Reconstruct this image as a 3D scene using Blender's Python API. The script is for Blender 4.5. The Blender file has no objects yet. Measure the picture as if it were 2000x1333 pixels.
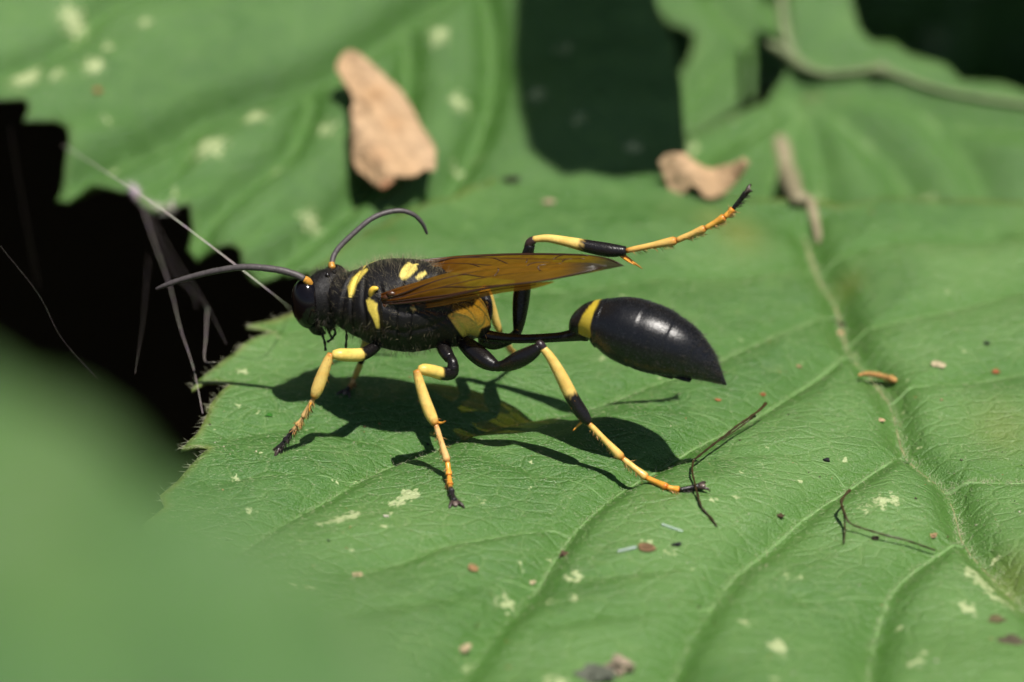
import bpy, math, random
import numpy as np
from mathutils import Vector, Matrix, geometry

random.seed(7); rng = np.random.default_rng(7)
sc = bpy.context.scene
# 1 Blender unit = 1 cm (a macro photograph of a wasp about 27 mm long)
sc.unit_settings.system = 'METRIC'; sc.unit_settings.scale_length = 0.01; sc.unit_settings.length_unit = 'CENTIMETERS'

# ------------------------------------------------------------------ camera, sky, sun, exposure
TH = math.radians(27.0)            # camera looks down on the leaf by this angle
DIST = 18.8                        # cm from lens to the leaf along the axis
W, H_ = 2000.0, 1333.0
LENS = 100.0
FPX = W * LENS / 36.0
PXCM = 319.0                       # photo pixels per cm at the wasp
cam_loc = np.array([0.0, -DIST * math.cos(TH), DIST * math.sin(TH)])
cd = bpy.data.cameras.new('camera'); cam = bpy.data.objects.new('camera', cd); sc.collection.objects.link(cam)
cam.location = cam_loc; cam.rotation_euler = (math.pi / 2 - TH, 0, 0)
cd.lens = LENS; cd.sensor_width = 36; cd.clip_start = 0.1; cd.clip_end = 2000
cd.dof.use_dof = True; cd.dof.focus_distance = 17.35
APERTURE = 0.40                    # cm, diameter of the entrance pupil
cd.dof.aperture_fstop = (LENS * 1e-3) / APERTURE
cd.dof.aperture_blades = 0
sc.camera = cam

KX, KY = -0.215, 0.295               # how far a shadow moves per unit of height
sun_dir = Vector((-KX, -KY, 1.0)).normalized()   # towards the sun
wd = bpy.data.worlds.new('World'); sc.world = wd; wd.use_nodes = True
wn = wd.node_tree; wn.nodes.clear()
sky = wn.nodes.new('ShaderNodeTexSky'); sky.sky_type = 'NISHITA'; sky.sun_disc = False
sky.sun_elevation = math.asin(sun_dir.z); sky.sun_rotation = math.atan2(sun_dir.x, sun_dir.y)
bg = wn.nodes.new('ShaderNodeBackground'); bg.inputs['Strength'].default_value = 0.05
wo = wn.nodes.new('ShaderNodeOutputWorld')
wn.links.new(sky.outputs[0], bg.inputs[0]); wn.links.new(bg.outputs[0], wo.inputs[0])
sl = bpy.data.lights.new('sun', 'SUN'); so = bpy.data.objects.new('sun', sl); sc.collection.objects.link(so)
sl.energy = 5.0; sl.angle = math.radians(0.5); sl.color = (1.0, 0.955, 0.88)
so.rotation_euler = sun_dir.to_track_quat('Z', 'Y').to_euler(); so.location = sun_dir * 60
sc.view_settings.view_transform = 'Standard'; sc.view_settings.look = 'None'
sc.view_settings.exposure = 0.45; sc.view_settings.gamma = 1.0; sc.view_settings.use_curve_mapping = False
sc.cycles.use_denoising = True; sc.cycles.adaptive_threshold = 0.02
sc.cycles.max_bounces = 6; sc.cycles.diffuse_bounces = 3; sc.cycles.glossy_bounces = 3; sc.cycles.transparent_max_bounces = 24
sc.cycles.sample_clamp_indirect = 4.0

# ------------------------------------------------------------------ pixel -> place helpers
RX = np.array([1.0, 0, 0]); UP = np.array([0, math.sin(TH), math.cos(TH)]); FW = np.array([0, math.cos(TH), -math.sin(TH)])
def ray(px, py):
    return RX * ((px - W / 2) / FPX) - UP * ((py - H_ / 2) / FPX) + FW
def hit(px, py, p0, n):
    d = ray(px, py); t = np.dot(np.asarray(p0) - cam_loc, n) / np.dot(d, n)
    return cam_loc + d * t
def project(v):
    v = np.asarray(v) - cam_loc
    f = v @ FW
    return np.stack([W / 2 + FPX * (v @ RX) / f, H_ / 2 - FPX * (v @ UP) / f], -1)
Z = np.array([0, 0, 1.0])
YAW = math.radians(20)
FRONT = np.array([-math.cos(YAW), math.sin(YAW), 0]); NEAR = np.array([-math.sin(YAW), -math.cos(YAW), 0])  # NEAR: the wasp's own left side
S0 = hit(620, 788, (0, 0, 0), Z)
def P(px, py, lat=0.0):            # a point on the plane parallel to the wasp's middle plane, lat cm to its left
    return hit(px, py, S0 + NEAR * lat, NEAR)
def lat_of(p): return float(np.dot(np.asarray(p) - S0, NEAR))

# ------------------------------------------------------------------ mesh helpers
def link(name, me, mat, parent=None):
    o = bpy.data.objects.new(name, me); sc.collection.objects.link(o)
    if mat is not None: me.materials.append(mat)
    if parent is not None:
        o.parent = parent; o.matrix_parent_inverse = Matrix.Identity(4); o.location = -parent_world(parent)
    return o
def parent_world(p):
    v = Vector((0, 0, 0))
    while p is not None: v += p.location; p = p.parent
    return v
def mesh(name, v, f, col=None, smooth=True, attrs=None):
    me = bpy.data.meshes.new(name)
    v = np.asarray(v, dtype=np.float64); me.from_pydata(v.tolist(), [], [list(map(int, q)) for q in f] if not isinstance(f, np.ndarray) else f.tolist())
    if col is not None:
        a = me.color_attributes.new('Col', 'FLOAT_COLOR', 'POINT')
        c = np.ones((len(v), 4)); c[:, :3] = col; a.data.foreach_set('color', c.ravel())
    for k, w in (attrs or {}).items():
        a = me.attributes.new(k, 'FLOAT', 'POINT'); a.data.foreach_set('value', np.asarray(w, dtype=np.float32))
    if smooth: me.polygons.foreach_set('use_smooth', [True] * len(me.polygons))
    me.update(); return me
def empty(name, loc, parent=None):
    o = bpy.data.objects.new(name, None); sc.collection.objects.link(o); o.empty_display_size = 0.1
    o.location = Vector(loc)
    if parent is not None: o.parent = parent; o.location = Vector(loc) - parent_world(parent)
    return o
def tag(o, label, cat, group=None, kind=None):
    o['label'] = label; o['category'] = cat
    if group: o['group'] = group
    if kind: o['kind'] = kind
    return o
def spline(pts, n):
    """Catmull-Rom through rows of pts (any number of columns); n samples, even in the first three columns' length."""
    p = np.asarray(pts, float)
    if len(p) == 2: p = np.array([p[0], (p[0] + p[1]) / 2, p[1]])
    q = np.vstack([2 * p[0] - p[1], p, 2 * p[-1] - p[-2]])
    out = []
    for i in range(1, len(q) - 2):
        t = np.linspace(0, 1, 24, endpoint=False)[:, None]
        a, b, c, d = q[i - 1], q[i], q[i + 1], q[i + 2]
        out.append(0.5 * (2 * b + (c - a) * t + (2 * a - 5 * b + 4 * c - d) * t ** 2 + (3 * b - a - 3 * c + d) * t ** 3))
    out = np.vstack(out + [p[-1:]])
    s = np.r_[0, np.cumsum(np.linalg.norm(np.diff(out[:, :3], axis=0), axis=1))]
    u = np.linspace(0, s[-1], n)
    return np.stack([np.interp(u, s, out[:, k]) for k in range(out.shape[1])], -1)
def frames(c, ref=Z):
    t = np.gradient(c, axis=0); t /= np.linalg.norm(t, axis=1)[:, None]
    u = np.zeros_like(t); r = np.asarray(ref, float)
    if abs(np.dot(t[0], r)) > 0.95: r = np.array([0.3, 1, 0.1]) / 1.05
    for i in range(len(c)):
        r = r - t[i] * np.dot(r, t[i]); r = r / np.linalg.norm(r); u[i] = r
    return t, u, np.cross(t, u)
def tube(c, ra, m=12, rb=None, ref=Z, cap=True):
    """closed tube along centres c, radius ra (along ref) and rb (sideways). Returns verts, faces, station index per vert"""
    c = np.asarray(c, float); n = len(c); ra = np.broadcast_to(ra, n).astype(float); rb = ra if rb is None else np.broadcast_to(rb, n).astype(float)
    t, u, w = frames(c, ref)
    a = np.linspace(0, 2 * np.pi, m, endpoint=False)
    v = c[:, None] + u[:, None] * (np.cos(a)[None, :, None] * ra[:, None, None]) + w[:, None] * (np.sin(a)[None, :, None] * rb[:, None, None])
    v = v.reshape(-1, 3); f = []
    for i in range(n - 1):
        for j in range(m):
            k = (j + 1) % m; f.append((i * m + j, i * m + k, (i + 1) * m + k, (i + 1) * m + j))
    st = np.repeat(np.arange(n), m)
    if cap:
        v = np.vstack([v, c[0] - t[0] * ra[0] * 0.35, c[-1] + t[-1] * ra[-1] * 0.35]); st = np.r_[st, 0, n - 1]; A, B = n * m, n * m + 1
        for j in range(m):
            k = (j + 1) % m; f.append((A, k, j)); f.append((B, (n - 1) * m + j, (n - 1) * m + k))
    return v, f, st
def join(parts):
    V, F, C = [], [], []; k = 0
    for q in parts:
        V.append(np.asarray(q[0])); F += [tuple(i + k for i in f) for f in q[1]]
        if len(q) > 2: C.append(np.broadcast_to(q[2], (len(q[0]), 3)))
        k += len(q[0])
    return np.vstack(V), F, (np.vstack(C) if C else None)
def hairs(pos, nrm, length, rad, lean=(0, 0, 0), rand=0.5, bend=0.25):
    """many thin three-sided curved hairs as one mesh (two joints each)"""
    n = len(pos); pos = np.asarray(pos); L = np.broadcast_to(length, n) * rng.uniform(0.6, 1.25, n)
    d = np.asarray(nrm) + np.asarray(lean) + rng.normal(0, rand, (n, 3)); d /= np.linalg.norm(d, axis=1)[:, None]
    b = rng.normal(0, bend, (n, 3)); r = rng.normal(0, 1, (n, 3)); x = np.cross(d, r); x /= np.linalg.norm(x, axis=1)[:, None]; y = np.cross(d, x)
    V = np.zeros((n, 7, 3)); an = [0, 2.094, 4.189]
    p1 = pos + d * L[:, None] * 0.5; p2 = pos + d * L[:, None] + b * L[:, None] * 0.5
    for k, a in enumerate(an):
        o = x * math.cos(a) + y * math.sin(a)
        V[:, k] = pos - d * L[:, None] * 0.04 + o * rad; V[:, 3 + k] = p1 + o * rad * 0.75
    V[:, 6] = p2
    base = (np.arange(n) * 7)[:, None]
    fl = []
    for k in range(3):
        j = (k + 1) % 3
        fl += [np.concatenate([base + k, base + j, base + 3 + j], 1), np.concatenate([base + k, base + 3 + j, base + 3 + k], 1), np.concatenate([base + 3 + k, base + 3 + j, base + 6], 1)]
    return V.reshape(-1, 3), np.concatenate(fl, 0)
def sample_mesh(v, f, n, mask=None):
    v = np.asarray(v); tri = []
    for q in f:
        tri.append(q[:3])
        if len(q) == 4: tri.append((q[0], q[2], q[3]))
    tri = np.array(tri); a, b, c = v[tri[:, 0]], v[tri[:, 1]], v[tri[:, 2]]
    nn = np.cross(b - a, c - a); ar = np.linalg.norm(nn, axis=1); nn = nn / np.maximum(ar, 1e-12)[:, None]
    w = ar.copy()
    if mask is not None: w = w * mask((a + b + c) / 3, nn)
    i = rng.choice(len(tri), n, p=w / w.sum()); r1, r2 = np.sqrt(rng.random(n)), rng.random(n)
    return a[i] * (1 - r1)[:, None] + b[i] * (r1 * (1 - r2))[:, None] + c[i] * (r1 * r2)[:, None], nn[i]
def in_poly(pts, poly):
    x, y = pts[:, 0], pts[:, 1]; poly = np.asarray(poly, float); r = np.zeros(len(pts), bool); j = len(poly) - 1
    for i in range(len(poly)):
        xi, yi = poly[i]; xj, yj = poly[j]
        if yi != yj: r ^= ((yi > y) != (yj > y)) & (x < (xj - xi) * (y - yi) / (yj - yi) + xi)
        j = i
    return r
def seg_dist(pts, line, reach=None):
    """distance of 2-d points to a polyline (9 where farther than reach)"""
    pts = np.asarray(pts, float); line = np.asarray(line, float)
    if len(pts) * len(line) < 400000 and reach is None:
        a, ab = line[:-1], np.diff(line, axis=0); w = pts[:, None] - a[None]
        t = np.clip((w * ab).sum(-1) / np.maximum((ab * ab).sum(-1), 1e-12), 0, 1); e = w - t[..., None] * ab
        return np.sqrt((e * e).sum(-1).min(1))
    if reach is not None:
        best = np.full(len(pts), 9.0); lo, hi = line.min(0) - reach, line.max(0) + reach
        ins = np.nonzero((pts[:, 0] > lo[0]) & (pts[:, 0] < hi[0]) & (pts[:, 1] > lo[1]) & (pts[:, 1] < hi[1]))[0]
        for i in range(0, len(line) - 1, 4):
            l = line[i:i + 5]; lo, hi = l.min(0) - reach, l.max(0) + reach; p = pts[ins]
            k = ins[(p[:, 0] > lo[0]) & (p[:, 0] < hi[0]) & (p[:, 1] > lo[1]) & (p[:, 1] < hi[1])]
            if len(k):
                a, ab = l[:-1], np.diff(l, axis=0); w = pts[k][:, None] - a[None]
                t = np.clip((w * ab).sum(-1) / np.maximum((ab * ab).sum(-1), 1e-12), 0, 1); e = w - t[..., None] * ab
                best[k] = np.minimum(best[k], np.sqrt((e * e).sum(-1).min(1)))
        return best
    best = np.full(len(pts), 1e9)
    for a, b in zip(line[:-1], line[1:]):
        ab = b - a; t = np.clip(((pts - a) @ ab) / max(ab @ ab, 1e-12), 0, 1)
        best = np.minimum(best, np.linalg.norm(pts - (a + t[:, None] * ab), axis=1))
    return best
def poly_sd(pts, poly):
    poly = np.asarray(poly, float); d = seg_dist(pts, np.vstack([poly, poly[:1]])); return np.where(in_poly(pts, poly), d, -d)

# ------------------------------------------------------------------ materials
def new_mat(name):
    m = bpy.data.materials.new(name); m.use_nodes = True; nt = m.node_tree; nt.nodes.clear()
    return m, nt, (lambda t, **k: _node(nt, t, **k))
def _node(nt, t, **k):
    n = nt.nodes.new('ShaderNode' + t)
    for a, b in k.items():
        if a.startswith('i_'):
            key = a[2:]; n.inputs[int(key) if key.isdigit() else key.replace('_', ' ')].default_value = b
        else: setattr(n, a, b)
    return n
def mixc(nt, fac, a, b, blend='MIX'):
    n = nt.nodes.new('ShaderNodeMix'); n.data_type = 'RGBA'; n.blend_type = blend
    for s, v in ((n.inputs[0], fac), (n.inputs[6], a), (n.inputs[7], b)):
        if hasattr(v, 'node'): nt.links.new(v, s)
        else: s.default_value = v if isinstance(v, float) else (*v, 1.0)
    return n.outputs[2]
def ramp(nt, src, a, b, lo=0.0, hi=1.0):
    n = nt.nodes.new('ShaderNodeMapRange'); n.inputs[1].default_value = a; n.inputs[2].default_value = b; n.inputs[3].default_value = lo; n.inputs[4].default_value = hi
    n.interpolation_type = 'SMOOTHSTEP'; nt.links.new(src, n.inputs[0]); return n.outputs[0]
def math_n(nt, op, a, b):
    n = nt.nodes.new('ShaderNodeMath'); n.operation = op
    for s, v in ((n.inputs[0], a), (n.inputs[1], b)):
        if hasattr(v, 'node'): nt.links.new(v, s)
        else: s.default_value = v
    return n.outputs[0]

def leaf_material(name, dark=(0.042, 0.132, 0.019), light=(0.104, 0.220, 0.052), fine=1.0, vein=(0.22, 0.32, 0.11)):
    m, nt, N = new_mat(name); L = nt.links.new
    tc = N('TexCoord').outputs['Object']
    n2 = N('TexNoise', i_Scale=4.5, i_Detail=3.0, i_Roughness=0.65); L(tc, n2.inputs['Vector'])
    n3 = N('TexNoise', i_Scale=72.0, i_Detail=2.0, i_Roughness=0.7); L(tc, n3.inputs['Vector'])
    mp = N('Mapping'); mp.inputs['Scale'].default_value = (1.0, 1.9, 1.0); mp.inputs['Rotation'].default_value = (0, 0, 0.5); L(tc, mp.inputs['Vector'])
    wob = mixc(nt, 0.09, mp.outputs[0], n2.outputs['Color'], 'ADD')
    vo = N('TexVoronoi', feature='DISTANCE_TO_EDGE', i_Scale=5.2); L(wob, vo.inputs['Vector'])
    to = N('Attribute', attribute_name='tone').outputs['Fac']
    va = N('Attribute', attribute_name='vein').outputs['Fac']
    sp = N('Attribute', attribute_name='spot').outputs['Fac']
    ye = N('Attribute', attribute_name='edge').outputs['Fac']
    c = mixc(nt, to, dark, light)
    c = mixc(nt, ramp(nt, n2.outputs[0], 0.35, 0.75, 0, 0.45), c, (0.092, 0.208, 0.038))
    c = mixc(nt, ramp(nt, n3.outputs[0], 0.42, 0.72, 0, 0.36), c, (0.19, 0.31, 0.11))
    c = mixc(nt, ramp(nt, vo.outputs[0], 0.0, 0.05, 0.24 * fine, 0.0), c, vein)
    c = mixc(nt, ramp(nt, va, 0.35, 1.0, 0.0, 0.30), c, vein)
    c = mixc(nt, ramp(nt, N('Attribute', attribute_name='rib').outputs['Fac'], 0.0, 1.0, 0.0, 0.55), c, (0.050, 0.150, 0.012))
    # pale feeding marks: ragged little cells
    n4 = N('TexNoise', i_Scale=24.0, i_Detail=2.0, i_Roughness=0.75); L(tc, n4.inputs['Vector'])
    s = math_n(nt, 'ADD', sp, math_n(nt, 'MULTIPLY', math_n(nt, 'SUBTRACT', n4.outputs[0], 0.5), 2.2))
    c = mixc(nt, math_n(nt, 'MULTIPLY', ramp(nt, s, 0.35, 0.62, 0, 0.9), ramp(nt, sp, 0.02, 0.25)), c, (0.46, 0.53, 0.26))
    c = mixc(nt, ye, c, (0.24, 0.23, 0.05))
    h = math_n(nt, 'ADD', math_n(nt, 'MULTIPLY', ramp(nt, vo.outputs[0], 0.0, 0.14), 0.40 * fine), math_n(nt, 'MULTIPLY', n3.outputs[0], 1.0))
    h = math_n(nt, 'ADD', h, math_n(nt, 'MULTIPLY', n2.outputs[0], 0.7))
    bm = N('Bump', i_Strength=0.75, i_Distance=0.022); L(h, bm.inputs['Height'])
    p = N('BsdfPrincipled'); L(c, p.inputs['Base Color']); L(bm.outputs[0], p.inputs['Normal'])
    L(ramp(nt, n2.outputs[0], 0.3, 0.7, 0.30, 0.56), p.inputs['Roughness']); p.inputs['Specular IOR Level'].default_value = 0.62
    tr = N('BsdfTranslucent'); L(mixc(nt, 0.35, c, (0.20, 0.36, 0.02)), tr.inputs[0])
    mx = N('MixShader', i_0=0.14); L(p.outputs[0], mx.inputs[1]); L(tr.outputs[0], mx.inputs[2])
    o = N('OutputMaterial'); L(mx.outputs[0], o.inputs[0]); return m

def col_mat(name, rough=0.4, spec=0.5, bump=0.0, scale=40.0, vary=0.0, sheen=0.0, rough_to=None, coat=0.0, transl=0.0, const=None, dist=0.004):
    """material that reads the painted colour 'Col' (or a constant) with grain and relief"""
    m, nt, N = new_mat(name); L = nt.links.new
    tc = N('TexCoord').outputs['Object']
    nz = N('TexNoise', i_Scale=scale, i_Detail=4.0, i_Roughness=0.65); L(tc, nz.inputs['Vector'])
    if const is None: c = N('Attribute', attribute_name='Col').outputs['Color']
    else: c = mixc(nt, 0.0, const, const)
    if vary: c = mixc(nt, ramp(nt, nz.outputs[0], 0.3, 0.7, 0, 1.0), c, mixc(nt, vary, c, (0.0, 0.0, 0.0)))
    p = N('BsdfPrincipled'); L(c, p.inputs['Base Color']); p.inputs['Specular IOR Level'].default_value = spec
    p.inputs['Roughness'].default_value = rough
    if rough_to is not None: L(ramp(nt, nz.outputs[0], 0.3, 0.7, rough, rough_to), p.inputs['Roughness'])
    if sheen: p.inputs['Sheen Weight'].default_value = sheen; p.inputs['Sheen Roughness'].default_value = 0.45; p.inputs['Sheen Tint'].default_value = (0.75, 0.72, 0.85, 1)
    if coat: p.inputs['Coat Weight'].default_value = coat; p.inputs['Coat Roughness'].default_value = 0.08
    if bump:
        b = N('Bump', i_Strength=bump, i_Distance=dist); L(nz.outputs[0], b.inputs['Height']); L(b.outputs[0], p.inputs['Normal'])
    o = N('OutputMaterial')
    if transl:
        t = N('BsdfTranslucent'); L(c, t.inputs[0]); mx = N('MixShader', i_0=transl); L(p.outputs[0], mx.inputs[1]); L(t.outputs[0], mx.inputs[2]); L(mx.outputs[0], o.inputs[0])
    else: L(p.outputs[0], o.inputs[0])
    return m

M_leaf = leaf_material('leaf_green')
M_leaf_back = leaf_material('leaf_green_back', dark=(0.046, 0.130, 0.022), light=(0.078, 0.178, 0.044), fine=0.5)
M_leaf_shaded = leaf_material('leaf_green_shaded', dark=(0.028, 0.085, 0.012), light=(0.05, 0.13, 0.022), fine=0.6)  # darker copy of the leaf green: shade of the gaps put into the colour
M_vein = col_mat('leaf_vein', 0.6, 0.3, 0.5, 30, 0.3, const=(0.145, 0.26, 0.085))
M_midrib = col_mat('leaf_midrib', 0.7, 0.25, 0.9, 16, 0.55, const=(0.25, 0.26, 0.115), dist=0.02)
M_hair = col_mat('leaf_hair', 0.5, 0.5, const=(0.62, 0.62, 0.42), transl=0.3)
M_stem = col_mat('stem', 0.6, 0.3, 0.5, 9, 0.4, const=(0.19, 0.235, 0.11))

# ------------------------------------------------------------------ ground far below
def ground():
    n = 80; xs = np.linspace(-150, 150, n); ys = np.linspace(-60, 240, n); X, Y = np.meshgrid(xs, ys)
    Zg = -13 + 0.6 * np.sin(X * 0.5 + np.cos(Y * .3)) * np.cos(Y * 0.43) + rng.normal(0, 0.12, X.shape)
    v = np.stack([X, Y, Zg], -1).reshape(-1, 3)
    f = [(i * n + j, i * n + j + 1, (i + 1) * n + j + 1, (i + 1) * n + j) for i in range(n - 1) for j in range(n - 1)]
    m, nt, N = new_mat('soil'); L = nt.links.new
    tc = N('TexCoord').outputs['Object']; nz = N('TexNoise', i_Scale=1.3, i_Detail=8.0, i_Roughness=0.7); L(tc, nz.inputs['Vector'])
    p = N('BsdfPrincipled', i_Roughness=0.95); p.inputs['Specular IOR Level'].default_value = 0.0; L(mixc(nt, nz.outputs[0], (0.022, 0.013, 0.006), (0.075, 0.045, 0.020)), p.inputs['Base Color'])
    b = N('Bump', i_Strength=0.8, i_Distance=0.5); L(nz.outputs[0], b.inputs['Height']); L(b.outputs[0], p.inputs['Normal'])
    L(p.outputs[0], N('OutputMaterial').inputs[0])
    o = link('ground', mesh('ground', v, f), m); tag(o, 'dark shaded soil far below the leaves', 'ground', kind='structure')
ground()

# ------------------------------------------------------------------ leaves
class Leaf:
    def __init__(s, p0, n, hfun=None):
        s.p0 = np.asarray(p0, float); s.n = np.asarray(n, float) / np.linalg.norm(n)
        s.u = np.cross(np.array([0, 1.0, 0]), s.n); s.u /= np.linalg.norm(s.u); s.v = np.cross(s.n, s.u)
        s.veins = []; s.low = hfun or (lambda q: np.zeros(len(q)))
    def uv(s, px, py):
        d = hit(px, py, s.p0, s.n) - s.p0; return np.array([d @ s.u, d @ s.v])
    def line(s, pts): return np.array([s.uv(*p) for p in pts])
    def add_vein(s, pts, depth, width, n=40):
        l = s.line(pts); l = spline(np.c_[l, np.zeros(len(l))], n)[:, :2]; s.veins.append((l, depth, width)); return l
    def height(s, q):
        q = np.atleast_2d(q); z = s.low(q)
        if s.veins:
            g = np.zeros(len(q)); br = np.full(len(q), 9.0)
            for l, dp, w in s.veins:
                d = seg_dist(q, l, w * 11); g = np.maximum(g, dp * np.exp(-(d / w) ** 2) + dp * 0.9 * np.exp(-(d / (w * 4.2)) ** 2))
            z = z - g
        return z
    def vein_attr(s, q):
        r = np.zeros(len(q))
        for l, dp, w in s.veins: r = np.maximum(r, np.exp(-(seg_dist(q, l, w * 1.2) / (w * 0.33)) ** 2) * min(1, dp / 0.05))
        return r
    def rib_attr(s, q):
        r = np.zeros(len(q))
        for l, dp, w in s.veins: r = np.maximum(r, np.exp(-(seg_dist(q, l, w * 4.5) / (w * 1.7)) ** 2) * min(1, dp / 0.08))
        return r
    def world(s, q, z=None):
        q = np.atleast_2d(q); z = s.height(q) if z is None else z
        return s.p0 + q[:, :1] * s.u + q[:, 1:2] * s.v + np.asarray(z)[:, None] * s.n
    def at(s, px, py, up=0.0):
        """where the pixel's ray meets the puckered surface"""
        z = 0.0
        for _ in range(6):
            d = hit(px, py, s.p0 + s.n * (z + up), s.n) - s.p0; q = np.array([[d @ s.u, d @ s.v]]); z = float(s.height(q)[0])
        return s.world(q, np.array([z + up]))[0]
    def blade(s, outline, spacing, spots=(), fine=None, edge=0.25):
        o = s.line(outline); dens = []
        for a, b in zip(o, np.roll(o, -1, 0)):
            k = max(1, int(np.linalg.norm(b - a) / spacing)); dens += [a + (b - a) * t / k for t in range(k)]
        o = np.array(dens); lo, hi = o.min(0), o.max(0)
        def grid(sp, lo, hi):
            X, Y = np.meshgrid(np.arange(lo[0], hi[0], sp), np.arange(lo[1], hi[1], sp)); g = np.stack([X.ravel(), Y.ravel()], -1)
            return g + rng.uniform(-0.3, 0.3, g.shape) * sp
        g = grid(spacing, lo, hi)
        if fine:
            sp, flo, fhi = fine; g = g[~((g > flo).all(1) & (g < fhi).all(1))]; g = np.vstack([g, grid(sp, np.array(flo), np.array(fhi))])
        g = g[in_poly(g, o)]; g = g[seg_dist_closed(g, o) > spacing * 0.35]
        pts = np.vstack([o, g])
        vc, _, fc, *_ = geometry.delaunay_2d_cdt([Vector(p) for p in pts], [], [list(range(len(o)))], 1, 1e-6)
        q = np.array([(p[0], p[1]) for p in vc]); s.q = q; s.f = fc
        va = s.vein_attr(q); sp = np.zeros(len(q))
        for (px, py, r, st) in spots:
            c = s.uv(px, py); k = s.uv(px + r, py) - c; rr = np.linalg.norm(k)
            d = q - c; d = np.stack([d[:, 0], d[:, 1] * 0.75], -1)
            sp = np.maximum(sp, st * np.exp(-(np.linalg.norm(d, axis=1) / rr) ** 2))
        ed = np.exp(-(seg_dist_closed(q, o) / 0.03) ** 2) * edge * (0.25 + 0.4 * (0.5 + 0.5 * np.sin(q[:, 0] * 5.1) * np.cos(q[:, 1] * 6.3)))
        to = 0.5 + 0.5 * np.clip(waves(0.75, 77)(q * getattr(s, 'tscale', 1.3)), -1, 1)
        for (px, py, r, st) in getattr(s, 'yellow', ()):
            c = s.uv(px, py); rr = np.linalg.norm(s.uv(px + r, py) - c); ed = np.maximum(ed, st * np.exp(-(np.linalg.norm((q - c) * [1, .6], axis=1) / rr) ** 2))
        s.V = s.world(q); return s.V, fc, dict(vein=va, spot=sp, edge=ed, tone=to, rib=s.rib_attr(q))
def seg_dist_closed(q, o):
    c = np.vstack([o, o[:1]]); best = np.full(len(q), 1e9)
    for i in range(0, len(c) - 1, 1):
        a, b = c[i], c[i + 1]; m = (np.abs(q - a).max(1) < 0.6)
        if m.any():
            ab = b - a; t = np.clip(((q[m] - a) @ ab) / max(ab @ ab, 1e-12), 0, 1); best[m] = np.minimum(best[m], np.linalg.norm(q[m] - (a + t[:, None] * ab), axis=1))
    return best
def build_leaf(name, lf, outline, spacing, mat, label, veins=(), spots=(), thick=0.03, fine=None, vein_r=0.016, loc=None, group='bramble leaves', vmat=None, tubes=True):
    root = empty(name, lf.p0 if loc is None else loc); tag(root, label, 'leaf', group)
    lines = [(lf.add_vein(v[0], v[1], v[2]), v) for v in veins]
    V, F, at = lf.blade(outline, spacing, spots, fine, 1.0 if fine else 0.12)
    b = link('blade', mesh('blade', V, F, attrs=at), mat, root)
    md = b.modifiers.new('thickness', 'SOLIDIFY'); md.thickness = thick; md.offset = -1.0
    for k, (l, v) in enumerate(lines if tubes else []):
        n = len(l); r = np.linspace(1.0, 0.3, n) * vein_r * (v[1] / 0.05) * (np.interp(np.arange(n) / n, [0, .2, .45, 1], [.6, .5, .38, .36]) if v[3:] else 0.8) * rng.uniform(0.75, 1.2, n); r = np.maximum(r, 0.003)
        c = lf.world(l) + lf.n * (-r * 0.45)[:, None]
        inside = in_poly(l, lf.line(outline)); c = c[inside]; r = r[inside]
        if len(c) < 4: continue
        tv, tf, _ = tube(c, r * 0.8, 8, rb=r, ref=lf.n)
        link('midrib' if v[3:] else 'side_vein', mesh('vein', tv, tf), (M_midrib if v[3:] else (vmat or M_vein)), root)
    return root

def waves(a, seed):
    r = np.random.default_rng(seed); ks = r.normal(0, 1, (7, 2)) * np.linspace(0.5, 2.6, 7)[:, None]; ph = r.uniform(0, 6.28, 7); am = a / np.linspace(1, 3.4, 7)
    return lambda q: sum(am[i] * np.sin(q @ ks[i] + ph[i]) for i in range(7))

# main leaf the wasp stands on
_w0 = waves(0.026, 3); _w1 = waves(0.020, 4); _w = lambda q: _w0(q) + _w1(q * 2.3)
main = Leaf((0, 0, 0), (0, 0, 1.0), lambda q: _w(q) - 0.03 * np.clip(q[:, 1] - 2.9, 0, 9) ** 2 * 1.5 - 0.05 * np.clip(-q[:, 0] - 2.4, 0, 9) ** 2)
main_out = [(1030,318),(1062,300),(1095,304),(1125,292),(1160,300),(1200,292),(1245,300),(1290,296),(1330,322),(1400,364),(1470,366),(1540,368),(1600,374),(1650,388),(1720,382),(1800,384),(1900,372),
    (2000,384),(2150,400),(2350,500),(2480,900),(2400,1500),(1900,1900),(1200,1850),(640,1650),(420,1450),(330,1333),(300,1240),(262,1210),(300,1150),(285,1090),(305,1050),(280,1015),(322,985),(312,962),
    (345,935),(368,910),(392,888),(408,872),(385,868),(353,874),(368,858),(385,842),(398,822),(412,800),(402,806),(418,790),(434,772),(450,759),(425,753),(402,752),(374,768),(384,750),(400,736),(430,716),(456,700),(476,686),(468,688),(500,668),(522,656),(540,648),(512,645),(482,646),(500,634),(530,620),(560,607),
    (588,598),(600,560),(612,528),(640,512),(668,488),(700,470),(722,452),(745,446),(775,428),(812,415),(850,398),(880,392),(905,372),(945,360),(975,342),(1000,345)]
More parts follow.
